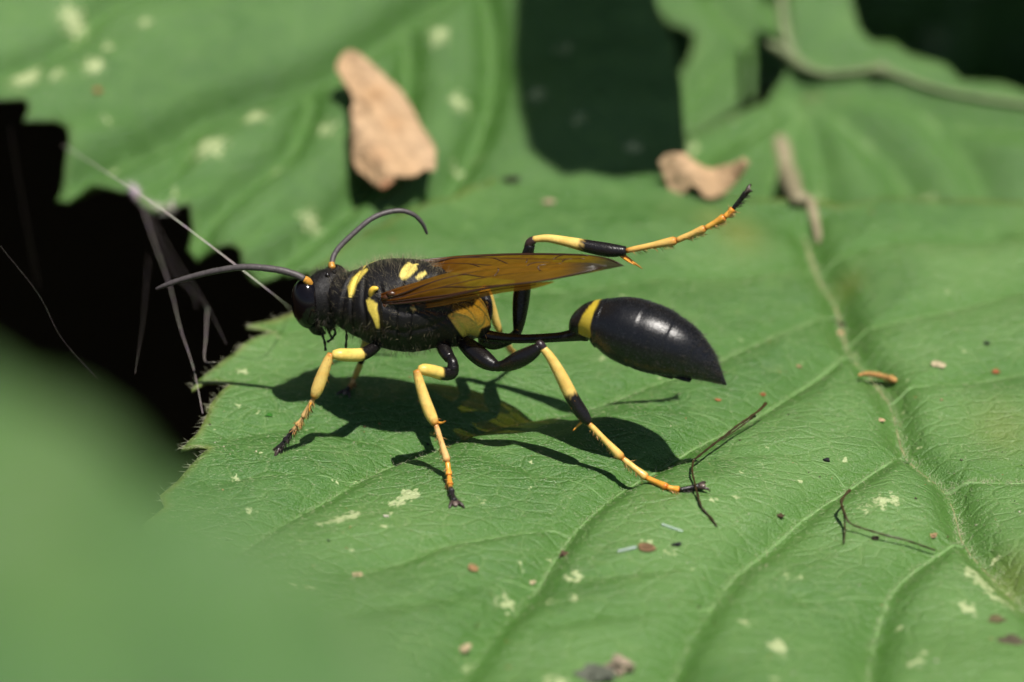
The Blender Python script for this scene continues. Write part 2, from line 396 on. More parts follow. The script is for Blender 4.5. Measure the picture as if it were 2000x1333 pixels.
main_veins = [
    ([(1574,408),(1600,480),(1635,540),(1650,590),(1668,650),(1708,690),(1740,745),(1757,800),(1778,850),(1850,905),(1872,950),(1888,1000),(1960,1080),(2060,1180),(2200,1330)], 0.075, 0.11, 'mid'),
    ([(1778,850),(1660,920),(1560,985),(1450,1080),(1390,1160),(1330,1260),(1290,1345),(1260,1450)], 0.05, 0.10),
    ([(1888,1000),(1850,1030),(1790,1070),(1740,1120),(1710,1200),(1690,1333),(1680,1500)], 0.05, 0.10),
    ([(1668,650),(1560,730),(1440,805),(1300,885),(1190,955),(1118,1012),(1050,1105),(980,1190),(905,1290),(850,1400)], 0.05, 0.09),
    ([(1118,1012),(1060,1016),(1000,1022),(930,1042),(860,1062),(790,1092),(690,1115)], 0.03, 0.07),
    ([(1050,1105),(950,1120),(880,1165),(800,1185),(700,1200)], 0.022, 0.06),
    ([(1640,560),(1480,640),(1300,715),(1150,765),(1000,800),(870,840),(760,880),(640,952),(560,997),(450,1065),(330,1130)], 0.042, 0.08),
    ([(700,915),(640,925),(560,922),(480,926),(420,935)], 0.02, 0.05),
    ([(820,862),(700,842),(600,822),(520,830),(450,842)], 0.02, 0.05),
    ([(1850,905),(1930,903),(2050,900),(2200,880)], 0.045, 0.09),
    ([(1740,745),(1850,720),(2000,700),(2150,690)], 0.04, 0.09),
    ([(1650,620),(1800,590),(2000,550)], 0.04, 0.09),
    ([(1600,480),(1750,450),(1950,430)], 0.04, 0.09),
    ([(1600,480),(1450,500),(1250,520),(1050,530),(850,560),(700,590),(560,630)], 0.04, 0.09),
    ([(1190,955),(1100,930),(1010,905),(940,880)], 0.016, 0.05),
    ([(1440,805),(1350,800),(1250,790)], 0.016, 0.05),
    ([(1560,985),(1480,975),(1380,970),(1290,972)], 0.018, 0.05),
    ([(1450,1080),(1350,1105),(1240,1110),(1130,1120)], 0.022, 0.06),
    ([(1390,1160),(1280,1190),(1160,1195),(1040,1215)], 0.022, 0.06),
    ([(1660,920),(1620,900),(1540,880),(1450,885)], 0.016, 0.05),
    ([(1740,1120),(1640,1140),(1530,1150),(1440,1160)], 0.02, 0.06),
]
main_spots = [(795,968,22,.9),(775,985,18,.8),(812,966,14,.9),(760,1010,12,.5),(690,1010,18,.9),(660,1022,18,.8),(636,1028,14,.7),(655,925,8,.6),(685,918,9,.6),(738,920,11,.6),(458,926,10,.8),(430,880,10,.6),(490,993,12,.6),
    (475,730,12,.7),(465,800,6,.8),(508,888,7,.6),(1392,988,9,.8),(1450,930,8,.7),(1265,1065,10,.6),(1310,1080,14,.6),(985,1145,20,.7),(1122,1112,18,.75),(1125,1158,15,.7),(1080,1156,14,.6),(1745,968,18,.7),(1720,975,20,.7),(1690,985,16,.6),
    (1900,1085,22,.8),(1925,1110,24,.8),(1950,1135,18,.8),(1975,1135,16,.7),(1890,1160,20,.8),(1520,1255,22,.9),(1535,1105,18,.5),(1790,1268,16,.7),(1805,1242,12,.6),(1460,1207,14,.6),(1085,1320,26,.7),(905,1270,13,.7),(880,1315,22,.6),(1235,925,6,.8),(1035,948,6,.8),
    (1100,1345,24,.7),(1945,570,8,.5),(580,1155,9,.7),(612,1158,12,.5),(1805,905,10,.5),(1950,1040,9,.6),(1600,340,16,.4),(1800,350,14,.4)]
_r = np.random.default_rng(5); main_spots += [(_r.uniform(420, 1990), _r.uniform(480, 1330), _r.uniform(4, 8), _r.uniform(.5, .8)) for _ in range(110)]
main.yellow = [(1445,432,46,.45),(1400,415,40,.3),(1660,520,30,.3),(1960,820,60,.25),(1985,1080,50,.3)]
main_root = build_leaf('bramble_leaf', main, main_out, 0.055, M_leaf, 'broad green bramble leaf with serrated edge that the wasp stands on', [(v[0], v[1] * 1.6, v[2] * 1.05, *v[3:]) for v in main_veins], main_spots,
    fine=(0.03, [-2.6, -2.9], [3.4, 1.0]), thick=0.025)

# hair on the main leaf: along midrib, on the margin teeth and as short fuzz over the blade
def leaf_hair():
    P_, N_ = [], []; parts = []
    l = main.veins[0][0]; c = main.world(l)
    k = rng.integers(0, len(c) - 1, 900); t = rng.random(900)[:, None]; b = c[k] * (1 - t) + c[k + 1] * t + rng.normal(0, 0.028, (900, 3)) * [1, 1, 0.2]
    parts.append(hairs(b, np.tile(Z, (900, 1)), 0.055, 0.0011, rand=0.55))
    for i in (1, 2, 3, 6, 9):
        l = main.veins[i][0]; c = main.world(l); n = 260; k = rng.integers(0, len(c) - 1, n); t = rng.random(n)[:, None]; b = c[k] * (1 - t) + c[k + 1] * t + rng.normal(0, 0.012, (n, 3)) * [1, 1, 0.2]
        parts.append(hairs(b, np.tile(Z, (n, 1)), 0.04, 0.0009, rand=0.6))
    ed = main.line(main_out[32:68]); k = rng.integers(0, len(ed) - 1, 170); t = rng.random(170)[:, None]; q = ed[k] * (1 - t) + ed[k + 1] * t
    parts.append(hairs(main.world(q), np.tile([-0.8, -0.3, 0.15], (170, 1)), 0.055, 0.0010, rand=0.5))
    q = np.stack([rng.uniform(-2.6, 4.2, 22000), rng.uniform(-3.2, 1.6, 22000)], -1); q = q[in_poly(q, main.line(main_out))]
    parts.append(hairs(main.world(q), np.tile([-0.8, -0.5, 0.45], (len(q), 1)), 0.024, 0.0008, rand=0.35))
    V = np.vstack([p[0] for p in parts]); F = []; o = 0
    for p in parts: F.append(p[1] + o); o += len(p[0])
    h = link('leaf_hair', mesh('leaf_hair', V, np.vstack(F)), M_hair, main_root); h['kind'] = 'stuff'
leaf_hair()

# back-left leaf, lower and tilted towards the camera
def tilt(deg, roll=0): a, b = math.radians(deg), math.radians(roll); return (math.sin(b), -math.sin(a), math.cos(a) * math.cos(b))
_p = hit(700, 440, (0, 0, 0), Z) - Z * 0.16
_w2 = waves(0.03, 11)
bl = Leaf(_p, tilt(20, 4), lambda q: _w2(q) + 0.35 * _w2(q * 3.1))
bl_out = [(-200,60),(-60,170),(0,190),(48,194),(58,214),(46,236),(88,232),(130,226),(136,252),(124,296),(108,324),(150,322),(168,326),(205,345),(240,362),(268,350),(276,384),(300,392),(345,386),(372,376),(380,405),(372,436),(384,452),(430,456),(470,458),(474,480),(505,494),(548,478),(560,508),(600,502),(650,560),(760,520),(900,450),(1045,370),(1180,370),(1310,352),
    (1342,318),(1336,250),(1330,170),(1318,90),(1285,20),(1262,-60),(1240,-200),(1000,-360),(500,-420),(0,-400),(-300,-200)]
bl_veins = [
    ([(1080,-260),(930,-110),(790,-10),(700,55),(610,108),(500,140),(420,162),(330,215),(215,272),(120,318)], 0.085, 0.12, 'mid'),
    ([(560,-180),(400,-90),(220,-20),(130,60),(0,115),(-150,170)], 0.06, 0.10),
    ([(612,106),(602,180),(565,260),(480,330),(405,395),(384,445)], 0.06, 0.09),
    ([(380,185),(378,240),(350,300),(285,345)], 0.04, 0.07),
    ([(790,-5),(800,60),(790,170),(740,290),(660,380),(560,460),(500,490)], 0.06, 0.10),
    ([(930,-110),(960,0),(960,150),(900,300),(800,400),(700,480)], 0.06, 0.10),
    ([(480,330),(390,345),(300,385)], 0.03, 0.06),
    ([(660,380),(560,395),(470,455)], 0.03, 0.06),
    ([(320,215),(230,210),(130,225)], 0.03, 0.06),
]
bl_spots = [(140,15,26,.9),(48,138,34,1.0),(112,150,22,.6),(185,132,22,.8),(208,90,14,.7),(285,50,14,.7),(375,105,12,.4),(500,205,24,.8),(412,272,34,.8),(545,295,16,.6),(520,322,12,.5),(222,270,14,.8),(250,262,9,.7),(207,215,10,.7),(348,360,10,.7),
    (610,395,18,.8),(578,388,10,.6),(640,235,22,.6),(858,45,24,.7),(900,175,22,.7),(897,285,18,.5),(690,370,12,.6),(595,120,12,.5),(938,270,16,.4),(290,315,9,.5),(1050,175,20,.8),(1130,240,16,.7),(1235,285,18,.8),(1100,90,18,.7)]
bl_root = build_leaf('bramble_leaf', bl, bl_out, 0.06, M_leaf_back, 'pale green bramble leaf under the large withered petal, jagged edge over the dark gap', [(v[0], v[1] * 2.8, v[2] * 0.95, *v[3:]) for v in bl_veins], bl_spots, tubes=False)

# back-right leaf, blurred, behind the far edge of the main leaf
_p = hit(1700, 400, (0, 0, 0), Z) - Z * 1.2
_w3 = waves(0.11, 5)
br = Leaf(_p, tilt(24, -3), lambda q: _w3(q))
br_out = [(1290,500),(1312,380),(1335,300),(1340,252),(1400,212),(1440,190),(1500,160),(1536,112),(1542,0),(1545,-140),(1640,-150),(1664,-10),(1680,38),(1705,60),(1745,58),(1775,82),(1850,100),(1880,128),(1960,128),(2050,160),(2300,220),(2450,400),(2400,560)]
br_veins = [([(1560,140),(1545,220),(1520,300),(1470,420)], 0.11, 0.14), ([(1560,140),(1590,220),(1605,320),(1625,440)], 0.14, 0.14), ([(1562,140),(1660,205),(1760,290),(1820,430)], 0.12, 0.15),
    ([(1562,140),(1640,150),(1760,165),(1880,195),(2030,215),(2250,250)], 0.10, 0.13, 'mid'), ([(1556,140),(1480,205),(1400,262),(1330,350)], 0.12, 0.12), ([(1800,172),(1900,270),(1960,420)], 0.10, 0.14)]
br_spots = [(1600,340,18,.7),(1815,350,20,.8),(1690,230,15,.4),(1350,265,16,.6),(1430,195,14,.5)]
br_root = build_leaf('bramble_leaf', br, br_out, 0.08, M_leaf_back, 'blurred green leaf with fanned folds behind the far edge of the wasp leaf', br_veins, br_spots, vein_r=0.013)

# small leaflet above the node
_p = hit(1450, 120, (0, 0, 0), Z) - Z * 1.05
up_l = Leaf(_p, tilt(26, 10), waves(0.05, 8))
up_out = [(1228,-120),(1250,-10),(1290,15),(1312,40),(1338,44),(1362,60),(1352,100),(1326,142),(1324,200),(1346,262),(1396,232),(1452,198),(1512,160),(1556,120),(1580,60),(1600,-20),(1600,-160),(1400,-240)]
up_veins = [([(1540,112),(1470,60),(1410,10),(1350,-80)], 0.10, 0.12, 'mid'), ([(1480,66),(1420,110),(1345,190)], 0.07, 0.1), ([(1540,112),(1520,20),(1500,-100)], 0.08, 0.1)]
build_leaf('bramble_leaf', up_l, up_out, 0.09, M_leaf_back, 'small blurred leaflet joined to the pale stem node above the dark gap', up_veins, (), vein_r=0.012)

# leaves lower down in the shade, seen in the dark gaps
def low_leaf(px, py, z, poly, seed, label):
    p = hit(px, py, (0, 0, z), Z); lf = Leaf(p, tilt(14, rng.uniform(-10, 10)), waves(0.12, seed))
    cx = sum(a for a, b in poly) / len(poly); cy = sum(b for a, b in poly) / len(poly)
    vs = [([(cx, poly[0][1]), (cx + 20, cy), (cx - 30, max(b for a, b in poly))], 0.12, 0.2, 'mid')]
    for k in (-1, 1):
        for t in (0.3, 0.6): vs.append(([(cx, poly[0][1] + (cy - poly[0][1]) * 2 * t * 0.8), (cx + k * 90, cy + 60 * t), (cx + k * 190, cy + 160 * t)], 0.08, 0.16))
    build_leaf('bramble_leaf', lf, poly, 0.16, M_leaf_shaded, label, vs, [(px + 40, py - 60, 30, .7), (px - 50, py + 40, 26, .6)], vein_r=0.02)
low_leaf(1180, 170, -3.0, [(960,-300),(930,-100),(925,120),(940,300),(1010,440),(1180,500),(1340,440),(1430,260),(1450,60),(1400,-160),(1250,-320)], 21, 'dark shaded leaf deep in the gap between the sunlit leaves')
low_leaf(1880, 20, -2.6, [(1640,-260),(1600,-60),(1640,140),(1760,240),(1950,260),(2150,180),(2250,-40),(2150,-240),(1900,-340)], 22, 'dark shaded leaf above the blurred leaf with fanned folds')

# foreground leaf close to the lens
_p = cam_loc + ray(260, 1100) * 6.2
fg = Leaf(_p, (0.10, -0.38, 0.92), waves(0.05, 9))
fg_out = [(-900,600),(-500,640),(-250,670),(-60,705),(60,745),(150,790),(240,845),(310,900),(370,935),(450,960),(520,1010),(600,1070),(690,1120),(770,1155),(812,1210),(838,1290),(830,1400),(760,1560),(500,1700),(100,1760),(-500,1700),(-1000,1400)]
fg.tscale = 4.0
fg.yellow = [(80,900,160,.10),(40,1000,120,.08)]
fg_veins = [([(-700,1120),(-300,1130),(50,1140),(400,1150),(780,1180)], 0.05, 0.05, 'mid'), ([(0,1138),(120,1040),(250,930),(300,890)], 0.04, 0.05), ([(-300,1130),(-160,960),(-20,800),(60,710)], 0.04, 0.05), ([(60,1142),(180,1260),(300,1400)], 0.04, 0.05)]
build_leaf('bramble_leaf', fg, fg_out, 0.035, leaf_material('leaf_green_front', dark=(0.034, 0.108, 0.018), light=(0.088, 0.185, 0.050), fine=0.3), 'wholly blurred leaf overlapping the jagged side of the wasp leaf', fg_veins, [(760,1180,40,.8)], thick=0.02, vein_r=0.006)

# unseen foliage added above the view to keep the gaps in shade
M_shade_caster = col_mat('shade_caster_leaf', 0.6, 0.3, transl=0.12, const=(0.045, 0.11, 0.018))
def shade_canopy():
    V, F, A = [], [], 0; n = 2400
    for _ in range(n):
        z = rng.uniform(7.5, 12.5); x = rng.uniform(-34, 40); y = rng.uniform(5.1 + (z - 8) * 0.25, 62)
        a = rng.uniform(0, 6.28); l, w = rng.uniform(4.2, 6.0), rng.uniform(3.0, 4.2)
        q = np.array([(-1, 0, 0), (-.55, .75, .05), (.1, 1, .1), (.65, .6, .05), (1.1, 0, -.12), (.65, -.6, .05), (.1, -1, .1), (-.55, -.75, .05), (0, 0, -.02)]) * [l / 2, w / 2, 1]
        c, s = math.cos(a), math.sin(a); q = q @ np.array([[c, s, 0], [-s, c, 0], [0, 0, 1]])
        q[:, 2] += q[:, 0] * rng.normal(0, .2) + q[:, 1] * rng.normal(0, .2); q[:, 1] += 0
        p = q + [x, y, z]
        lim = (p[:, 1] + KY * p[:, 2]).min()
        if lim < 7.0: p[:, 1] += 7.0 - lim
        V.append(p); F += [(A + 8, A + i, A + (i + 1) % 8) for i in range(8)]; A += 9
    # one unseen added leaf, cut to the outline of the round shadow it casts
    zc = 11.0; C = []
    for px, py in [(1012,-160),(1006,0),(1000,120),(1012,215),(1030,290),(1058,330),(1100,346),(1150,340),(1210,349),(1270,340),(1318,348),(1352,330),(1352,230),(1340,140),(1330,60),(1300,-20),(1285,-160)]:
        g = (bl if py < 300 else main).at(px, py); C.append(g + np.array([-KX, -KY, 1.0]) * (zc - g[2]))
    C = np.array(C); V.append(np.vstack([C, C.mean(0)])); nC = len(C); F += [(A + nC, A + i, A + (i + 1) % nC) for i in range(nC)]
    o = link('added_shade_foliage', mesh('added_shade_foliage', np.vstack(V), F), M_shade_caster); tag(o, 'unseen bramble foliage added overhead to shade the gaps', 'foliage', kind='stuff')
shade_canopy()

# node, stems and the brown leaf stalk
def px_tube(name, pts, mat, leaf, parent=None, m=10, n=40, bump=0.1):
    """pts: (px, py, lift above leaf, radius px)"""
    a = np.array([[*(p[4] if len(p) > 4 else leaf).at(p[0], p[1], p[2]), p[3] / 300.0] for p in pts]); a = spline(a, n)
    r = a[:, 3] * (1 + bump * np.sin(np.arange(n) * 1.9) * rng.random(n))
    v, f, _ = tube(a[:, :3], r, m); return link(name, mesh(name, v, f), mat, parent)
st = empty('bramble_cane', br.at(1560, 140)); tag(st, 'pale brown bramble stem with knobbly node behind the leaves', 'stem')
px_tube('stalk', [(1522,-120,.06,11),(1525,-20,.06,11),(1530,50,.05,12),(1548,110,.05,14),(1562,135,.04,18)], M_stem, br, st)
px_tube('side_stalk', [(1555,130,.06,15),(1610,145,.05,9),(1690,138,.05,9),(1722,136,.07,20),(1745,145,.05,9),(1850,180,.03,6),(1990,203,.03,6),(2150,230,.03,6)], M_stem, br, st)
px_tube('node', [(1500,85,.05,8),(1525,98,.05,14),(1552,118,.05,18)], M_stem, br, st)
M_stalk = col_mat('leaf_stalk', 0.7, 0.2, 0.5, 14, 0.4, const=(0.29, 0.25, 0.155))
stk = px_tube('leaf_stalk', [(1522,270,.0,16,br),(1529,302,.0,24,br),(1540,346,.0,26,br),(1556,388,.02,20),(1580,436,-.01,14),(1604,482,-.04,9),(1626,524,-.08,6)], M_stalk, main)
tag(stk, 'short brown stalk rising from the midrib of the wasp leaf', 'stalk')

# ------------------------------------------------------------------ the wasp
BLACK = np.array([0.0075, 0.0065, 0.0070]); YEL = np.array([0.78, 0.60, 0.10]); LEGY = np.array([0.76, 0.53, 0.15]); ORA = np.array([0.78, 0.36, 0.055]); TARS = np.array([0.80, 0.50, 0.20])
M_body = col_mat('cuticle_matt', 0.22, 0.30, 0.9, 150, 0.35, rough_to=0.62, dist=0.0045)
M_gaster = col_mat('cuticle_gloss', 0.15, 0.42, 0.5, 130, 0.3, sheen=0.04, rough_to=0.34, dist=0.003)
M_leg = col_mat('cuticle_leg', 0.20, 0.36, 0.5, 60, 0.22, rough_to=0.36)
M_eye = col_mat('eye', 0.12, 0.35, 0.0, 60, const=(0.004, 0.003, 0.004))
M_ant = col_mat('antenna', 0.5, 0.45, 0.7, 90, 0.35, dist=0.003)
M_whair = col_mat('wasp_hair', 0.4, 0.5, const=(0.07, 0.055, 0.035))
M_bhair = col_mat('wasp_dark_hair', 0.4, 0.5, const=(0.03, 0.025, 0.02))

wasp = empty('mud_dauber_wasp', main.at(860, 850)); tag(wasp, 'black and yellow thread-waisted wasp with amber wings and one hind leg raised', 'wasp')
def R(px): return px / PXCM
def wpart(name, v, f, col, mat, parent=None, attrs=None): return link(name, mesh(name, v, f, col, attrs=attrs), mat, parent or wasp)
def mirror_near(v):
    d = (v - S0) @ NEAR; return v - np.outer(np.where(d < 0, 2 * d, 0), NEAR)
def paint(v, base, marks, soft=1.2):
    """colour marks given as outlines on the side of the body; both sides alike"""
    px = project(mirror_near(v)); c = np.tile(base, (len(v), 1)).astype(float)
    for poly, colr, *near in marks:
        w = np.clip(0.5 + poly_sd(px, poly) / (2 * soft), 0, 1)[:, None]
        if near: w = w * ((v - S0) @ NEAR > -.02)[:, None]
        c = c * (1 - w) + np.asarray(colr) * w
    return c
def loft(rows, n, m, wid=1.0):
    """rows: (x top, y top, x bottom, y bottom) outline pairs; round sections between"""
    a = []
    for (xt, yt, xb, yb) in rows:
        c = P((xt + xb) / 2, (yt + yb) / 2, 0); a.append([*c, math.hypot(xt - xb, yt - yb) / 2 / PXCM])
    a = spline(a, n); return a

# thorax
rows = [(655,560,652,612),(668,534,664,630),(684,526,680,644),(700,522,698,655),(716,516,714,664),(735,509,735,674),(757,505,760,681),(780,505,788,686),(802,508,815,688),(824,516,842,688),(846,530,866,686),(868,548,886,682),(888,562,903,678),(906,572,918,672),(922,590,930,668),(934,612,940,664),(944,634,950,665)]
a = loft(rows, 150, 96)
r = a[:, 3].copy(); s_ = np.arange(150) / 149
for c0, dpt, wd_ in ((0.135, 0.020, 0.012), (0.215, 0.016, 0.012), (0.52, 0.010, 0.010), (0.60, 0.012, 0.010)): r -= dpt * np.exp(-((s_ - c0) / wd_) ** 2)
V, F, ST = tube(a[:, :3], r, 128, rb=r * 1.04)
# side plates: sunken seam lines over the flank
px = project(mirror_near(V)); cen = a[np.clip(ST, 0, 149), :3]; out = V - cen; out /= np.maximum(np.linalg.norm(out, axis=1), 1e-9)[:, None]
for ln, dp in (([(742,560),(752,600),(790,612),(830,606),(880,612)], .012), ([(745,640),(790,650),(840,640),(878,620)], .010), ([(878,612),(900,640),(926,668)], .010), ([(738,590),(742,650),(756,676)], .014), ([(712,545),(708,590),(716,640)], .014), ([(760,566),(800,552),(850,540)], .012)):
    V -= out * (dp * np.exp(-(seg_dist(px, np.array(ln, float)) / 4.5) ** 2))[:, None]
PROP = (0.76, 0.58, 0.11)
marks = [
    ([(681,580),(679,562),(688,543),(702,531),(716,524),(719,528),(706,542),(697,556),(692,574),(686,581)], YEL),
    ([(780,540),(783,528),(792,517),(803,512),(813,516),(815,526),(803,538),(794,545),(785,546)], YEL * [1, 1.05, 1.6], 1),
    ([(811,543),(820,534),(831,530),(834,535),(824,543),(815,547)], YEL * [1, 1.05, 1.6], 1),
    ([(715,588),(721,583),(737,594),(736,604),(741,622),(741,640),(735,641),(728,622),(719,606)], YEL),
    ([(801,603),(808,599),(813,604),(808,609)], (0.7, 0.5, 0.2)),
    ([(874,616),(896,607),(922,600),(936,578),(950,578),(965,600),(965,632),(940,642),(930,668),(922,669),(905,660),(890,640)], PROP)]
wc = paint(V, BLACK, marks)
thorax = wpart('thorax', V, F, wc, M_body)
hp, hn = sample_mesh(V, F, 1500); top = hn[:, 2]
hv, hf = hairs(hp, hn, 0.052, 0.0006, rand=0.35); wpart('thorax_hair', hv, hf, None, M_whair, thorax)['kind'] = 'stuff'
hp, hn = sample_mesh(V, F, 2200, lambda p, n: np.where(np.abs(n[:, 2]) > .55, 2.0, .08)); hv, hf = hairs(hp, hn, 0.055, 0.0005, rand=0.3)
wpart('pale_hair', hv, hf, None, col_mat('wasp_pale_hair', .35, .5, const=(.42, .36, .22), transl=.2), thorax)['kind'] = 'stuff'
# wing shoulder caps and hinge knobs
for sd in (1,):
    c = P(731, 577, 0.225); c = c if sd > 0 else mirror_near(c[None])[0] - 2 * lat_of(c) * NEAR
    pts = spline([[*(c + FRONT * .02 - Z * .03), .008], [*(c + FRONT * .02 + Z * .01), .019], [*(c + FRONT * .005 + Z * .04), .020], [*(c - FRONT * .025 + Z * .05), .010]], 12)
    v, f, _ = tube(pts[:, :3], pts[:, 3], 14); wpart('wing_shoulder_cap', v, f, np.tile(YEL * [.95, .8, .6], (len(v), 1)), M_leg, thorax)
    for k, (dx, dz) in enumerate(((-.06, .0), (-.10, -.03), (-.05, -.055), (-.14, .0), (-.09, .03))):
        q = c + FRONT * dx + Z * dz + NEAR * sd * .02; v, f, _ = tube(spline([[*q, .014], [*(q - FRONT * .03 + Z * .01), .02], [*(q - FRONT * .06 + Z * .012), .012]], 8)[:, :3], [.008, .014, .019, .021, .02, .016, .012, .006], 10)
        wpart('wing_hinge', v, f, np.tile([.06, .022, .008], (len(v), 1)), M_leg, thorax)

# petiole (thread waist)
a = spline([[*P(930, 646), R(14)], [*P(958, 657), R(11)], [*P(1010, 662), R(9)], [*P(1060, 661), R(9)], [*P(1100, 658), R(10)], [*P(1126, 653), R(14)], [*P(1140, 648), R(20)]], 50)
v, f, _ = tube(a[:, :3], a[:, 3], 24); wpart('waist', v, f, np.tile(BLACK, (len(v), 1)), M_leg)
# gaster
rows = [(1121,646,1121,656),(1120,630,1126,658),(1127,612,1136,660),(1138,598,1150,662),(1152,587,1166,668),(1172,580,1186,684),(1200,577,1208,701),(1235,581,1236,716),(1268,590,1264,728),(1300,605,1290,735),(1328,624,1318,740),(1352,647,1343,744),(1374,674,1366,747),(1394,706,1388,750),(1408,731,1404,752),(1419,751,1418,753)]
a = loft(rows, 170, 96); r = a[:, 3].copy() * .975; s_ = np.arange(170) / 169
for c0, dp in ((0.21, .010), (0.43, .006), (0.60, .006), (0.74, .006), (0.86, .006)): r *= 1 - dp * 4.0 * np.clip(1 - (s_ - c0) / 0.12, 0, 1) * (s_ > c0) 
V, F, ST = tube(a[:, :3], r, 128)
marks = [([(1130,652),(1130,634),(1138,616),(1150,600),(1163,586),(1173,583),(1168,594),(1160,610),(1155,626),(1152,640),(1154,656),(1151,662),(1138,657)], (.50, .37, .035))]
gc = paint(V, np.array([.0075, .0075, .0085]), marks)
ga = wpart('abdomen', V, F, gc, M_gaster)
hp, hn = sample_mesh(V, F, 420, lambda p, n: np.clip(((p - S0) @ -FRONT - 2.15) * 3, 0.0, 3)); hv, hf = hairs(hp, hn, 0.035, 0.0007, lean=-FRONT * 1.0, rand=0.3); wpart('abdomen_hair', hv, hf, None, M_whair, ga)['kind'] = 'stuff'
hp, hn = sample_mesh(V, F, 3000, lambda p, n: np.clip(((p - S0) @ -FRONT - 1.75) * 2, 0.05, 3)); hv, hf = hairs(hp, hn * .35, 0.014, 0.0007, lean=-FRONT * 1.0, rand=0.2); wpart('abdomen_down', hv, hf, None, col_mat('abdomen_down', .4, .5, const=(.045, .045, .052)), ga)['kind'] = 'stuff'
# underside plates: sharp little overlaps along the belly
for (x0, y0, x1, y1) in ((1236,716,1272,727),(1272,727,1318,738),(1318,738,1352,744)):
    c = spline([[*P(x0, y0 - 10, .03), R(6)], [*P((x0 + x1) / 2, (y0 + y1) / 2 - 9, .03), R(7)], [*P(x1, y1 - 6, .03), R(6)]], 10); v, f, _ = tube(c[:, :3], c[:, 3], 12, rb=c[:, 3] * 3.0); wpart('belly_plate', v, f, np.tile(BLACK, (len(v), 1)), M_gaster, ga)

# head: turned a little further from the camera than the body
hy = math.radians(36); HF = np.array([-math.cos(hy), math.sin(hy), -0.12]); HF /= np.linalg.norm(HF); HL = np.array([-math.sin(hy), -math.cos(hy), 0.04]); HL -= HF * (HL @ HF); HL /= np.linalg.norm(HL); HU = np.cross(HL, HF); HU = HU if HU[2] > 0 else -HU
HC = P(641, 583, 0.0)
def ell(c, la, lu, lf_, n=40, m=64, fun=None, axes=None):
    X, Y, Zx = axes or (HL, HU, HF)
    th = np.linspace(0, np.pi, n); ph = np.linspace(0, 2 * np.pi, m, endpoint=False); T, Q = np.meshgrid(th, ph, indexing='ij')
    d = np.stack([np.sin(T) * np.cos(Q), np.cos(T), np.sin(T) * np.sin(Q)], -1).reshape(-1, 3)
    k = np.ones(len(d)) if fun is None else fun(d)
    v = c + (d[:, :1] * la * X + d[:, 1:2] * lu * Y + d[:, 2:] * lf_ * Zx) * k[:, None]
    f = [(i * m + j, i * m + (j + 1) % m, (i + 1) * m + (j + 1) % m, (i + 1) * m + j) for i in range(n - 1) for j in range(m)]
    return v, f
def headshape(d):  # narrower jaw, flat occiput
    k = 1 - 0.10 * np.clip(-d[:, 1] - 0.3, 0, 1) + 0.10 * np.exp(-((d[:, 1] + 0.62) / .25) ** 2) * np.clip(d[:, 2], 0, 1)
    return k * (1 - 0.10 * np.clip(-d[:, 2] - .4, 0, 1))
V, F = ell(HC, 0.188, 0.188, 0.145, 72, 96, headshape)
head = wpart('head', V, F, np.tile(BLACK, (len(V), 1)), M_body)
hp, hn = sample_mesh(V, F, 2000); hv, hf = hairs(hp, hn, 0.042, 0.0008, rand=0.4); wpart('head_hair', hv, hf, None, M_bhair, head)['kind'] = 'stuff'
hp, hn = sample_mesh(V, F, 500, lambda p, n: (((p - HC) @ HU) < -0.08) * 1.0 + 0.001); hv, hf = hairs(hp, hn, 0.06, 0.0008, rand=0.5, lean=-HU * .6); wpart('face_hair', hv, hf, None, M_whair, head)['kind'] = 'stuff'
for sd in (1, -1):
    def eyeshape(d): return 1 - 0.10 * np.exp(-((d[:, 2] - .9) / .4) ** 2 - (d[:, 1] / .35) ** 2)
    ax = (HL * math.cos(.35) * sd + HF * math.sin(.35), HU, -HL * sd * math.sin(.35) + HF * math.cos(.35))
    v, f = ell(HC + HL * sd * 0.142 + HF * 0.050 + HU * 0.006, 0.098, 0.162, 0.108, 36, 48, eyeshape, ax)
    wpart('compound_eye', v, f, None, M_eye, head)
    # jaw
    b = HC - HU * .16 + HL * sd * .085 + HF * .08
    c = spline([[*b, .034], [*(b - HU * .035 - HF * .01 - HL * sd * .015), .032], [*(b - HU * .06 - HF * .03 - HL * sd * .045), .024], [*(b - HU * .075 - HF * .04 - HL * sd * .07), .008]], 14); v, f, _ = tube(c[:, :3], c[:, 3], 12); wpart('mandible', v, f, np.tile(BLACK * 1.4, (len(v), 1)), M_leg, head)
for k, (dl, du) in enumerate(((0, .028), (.032, -.012), (-.032, -.012))):
    b = HC + HU * .180 - HF * .02 + HL * (dl + .01) + HF * (du - .02); v, f = ell(b + HU * -.006, .016, .016, .016, 12, 16); wpart('ocellus', v, f, None, M_eye, head)
# palps hanging from the mouth
for pts in ([(628,640,.08),(630,655,.08),(634,668,.09),(636,685,.1)], [(650,640,.06),(655,650,.07),(648,662,.08),(640,668,.08)], [(676,640,.05),(677,655,.05),(676,672,.06),(675,690,.06)], [(640,642,.02),(646,656,.0),(650,662,-.02)]):
    c = spline([[*P(*p), R(2.6)] for p in pts], 14); c[:, 3] *= 1 + .25 * np.sin(np.arange(14) * 1.6); v, f, _ = tube(c[:, :3], c[:, 3], 7); wpart('palp', v, f, np.tile(BLACK * 1.5, (len(v), 1)), M_leg, head)
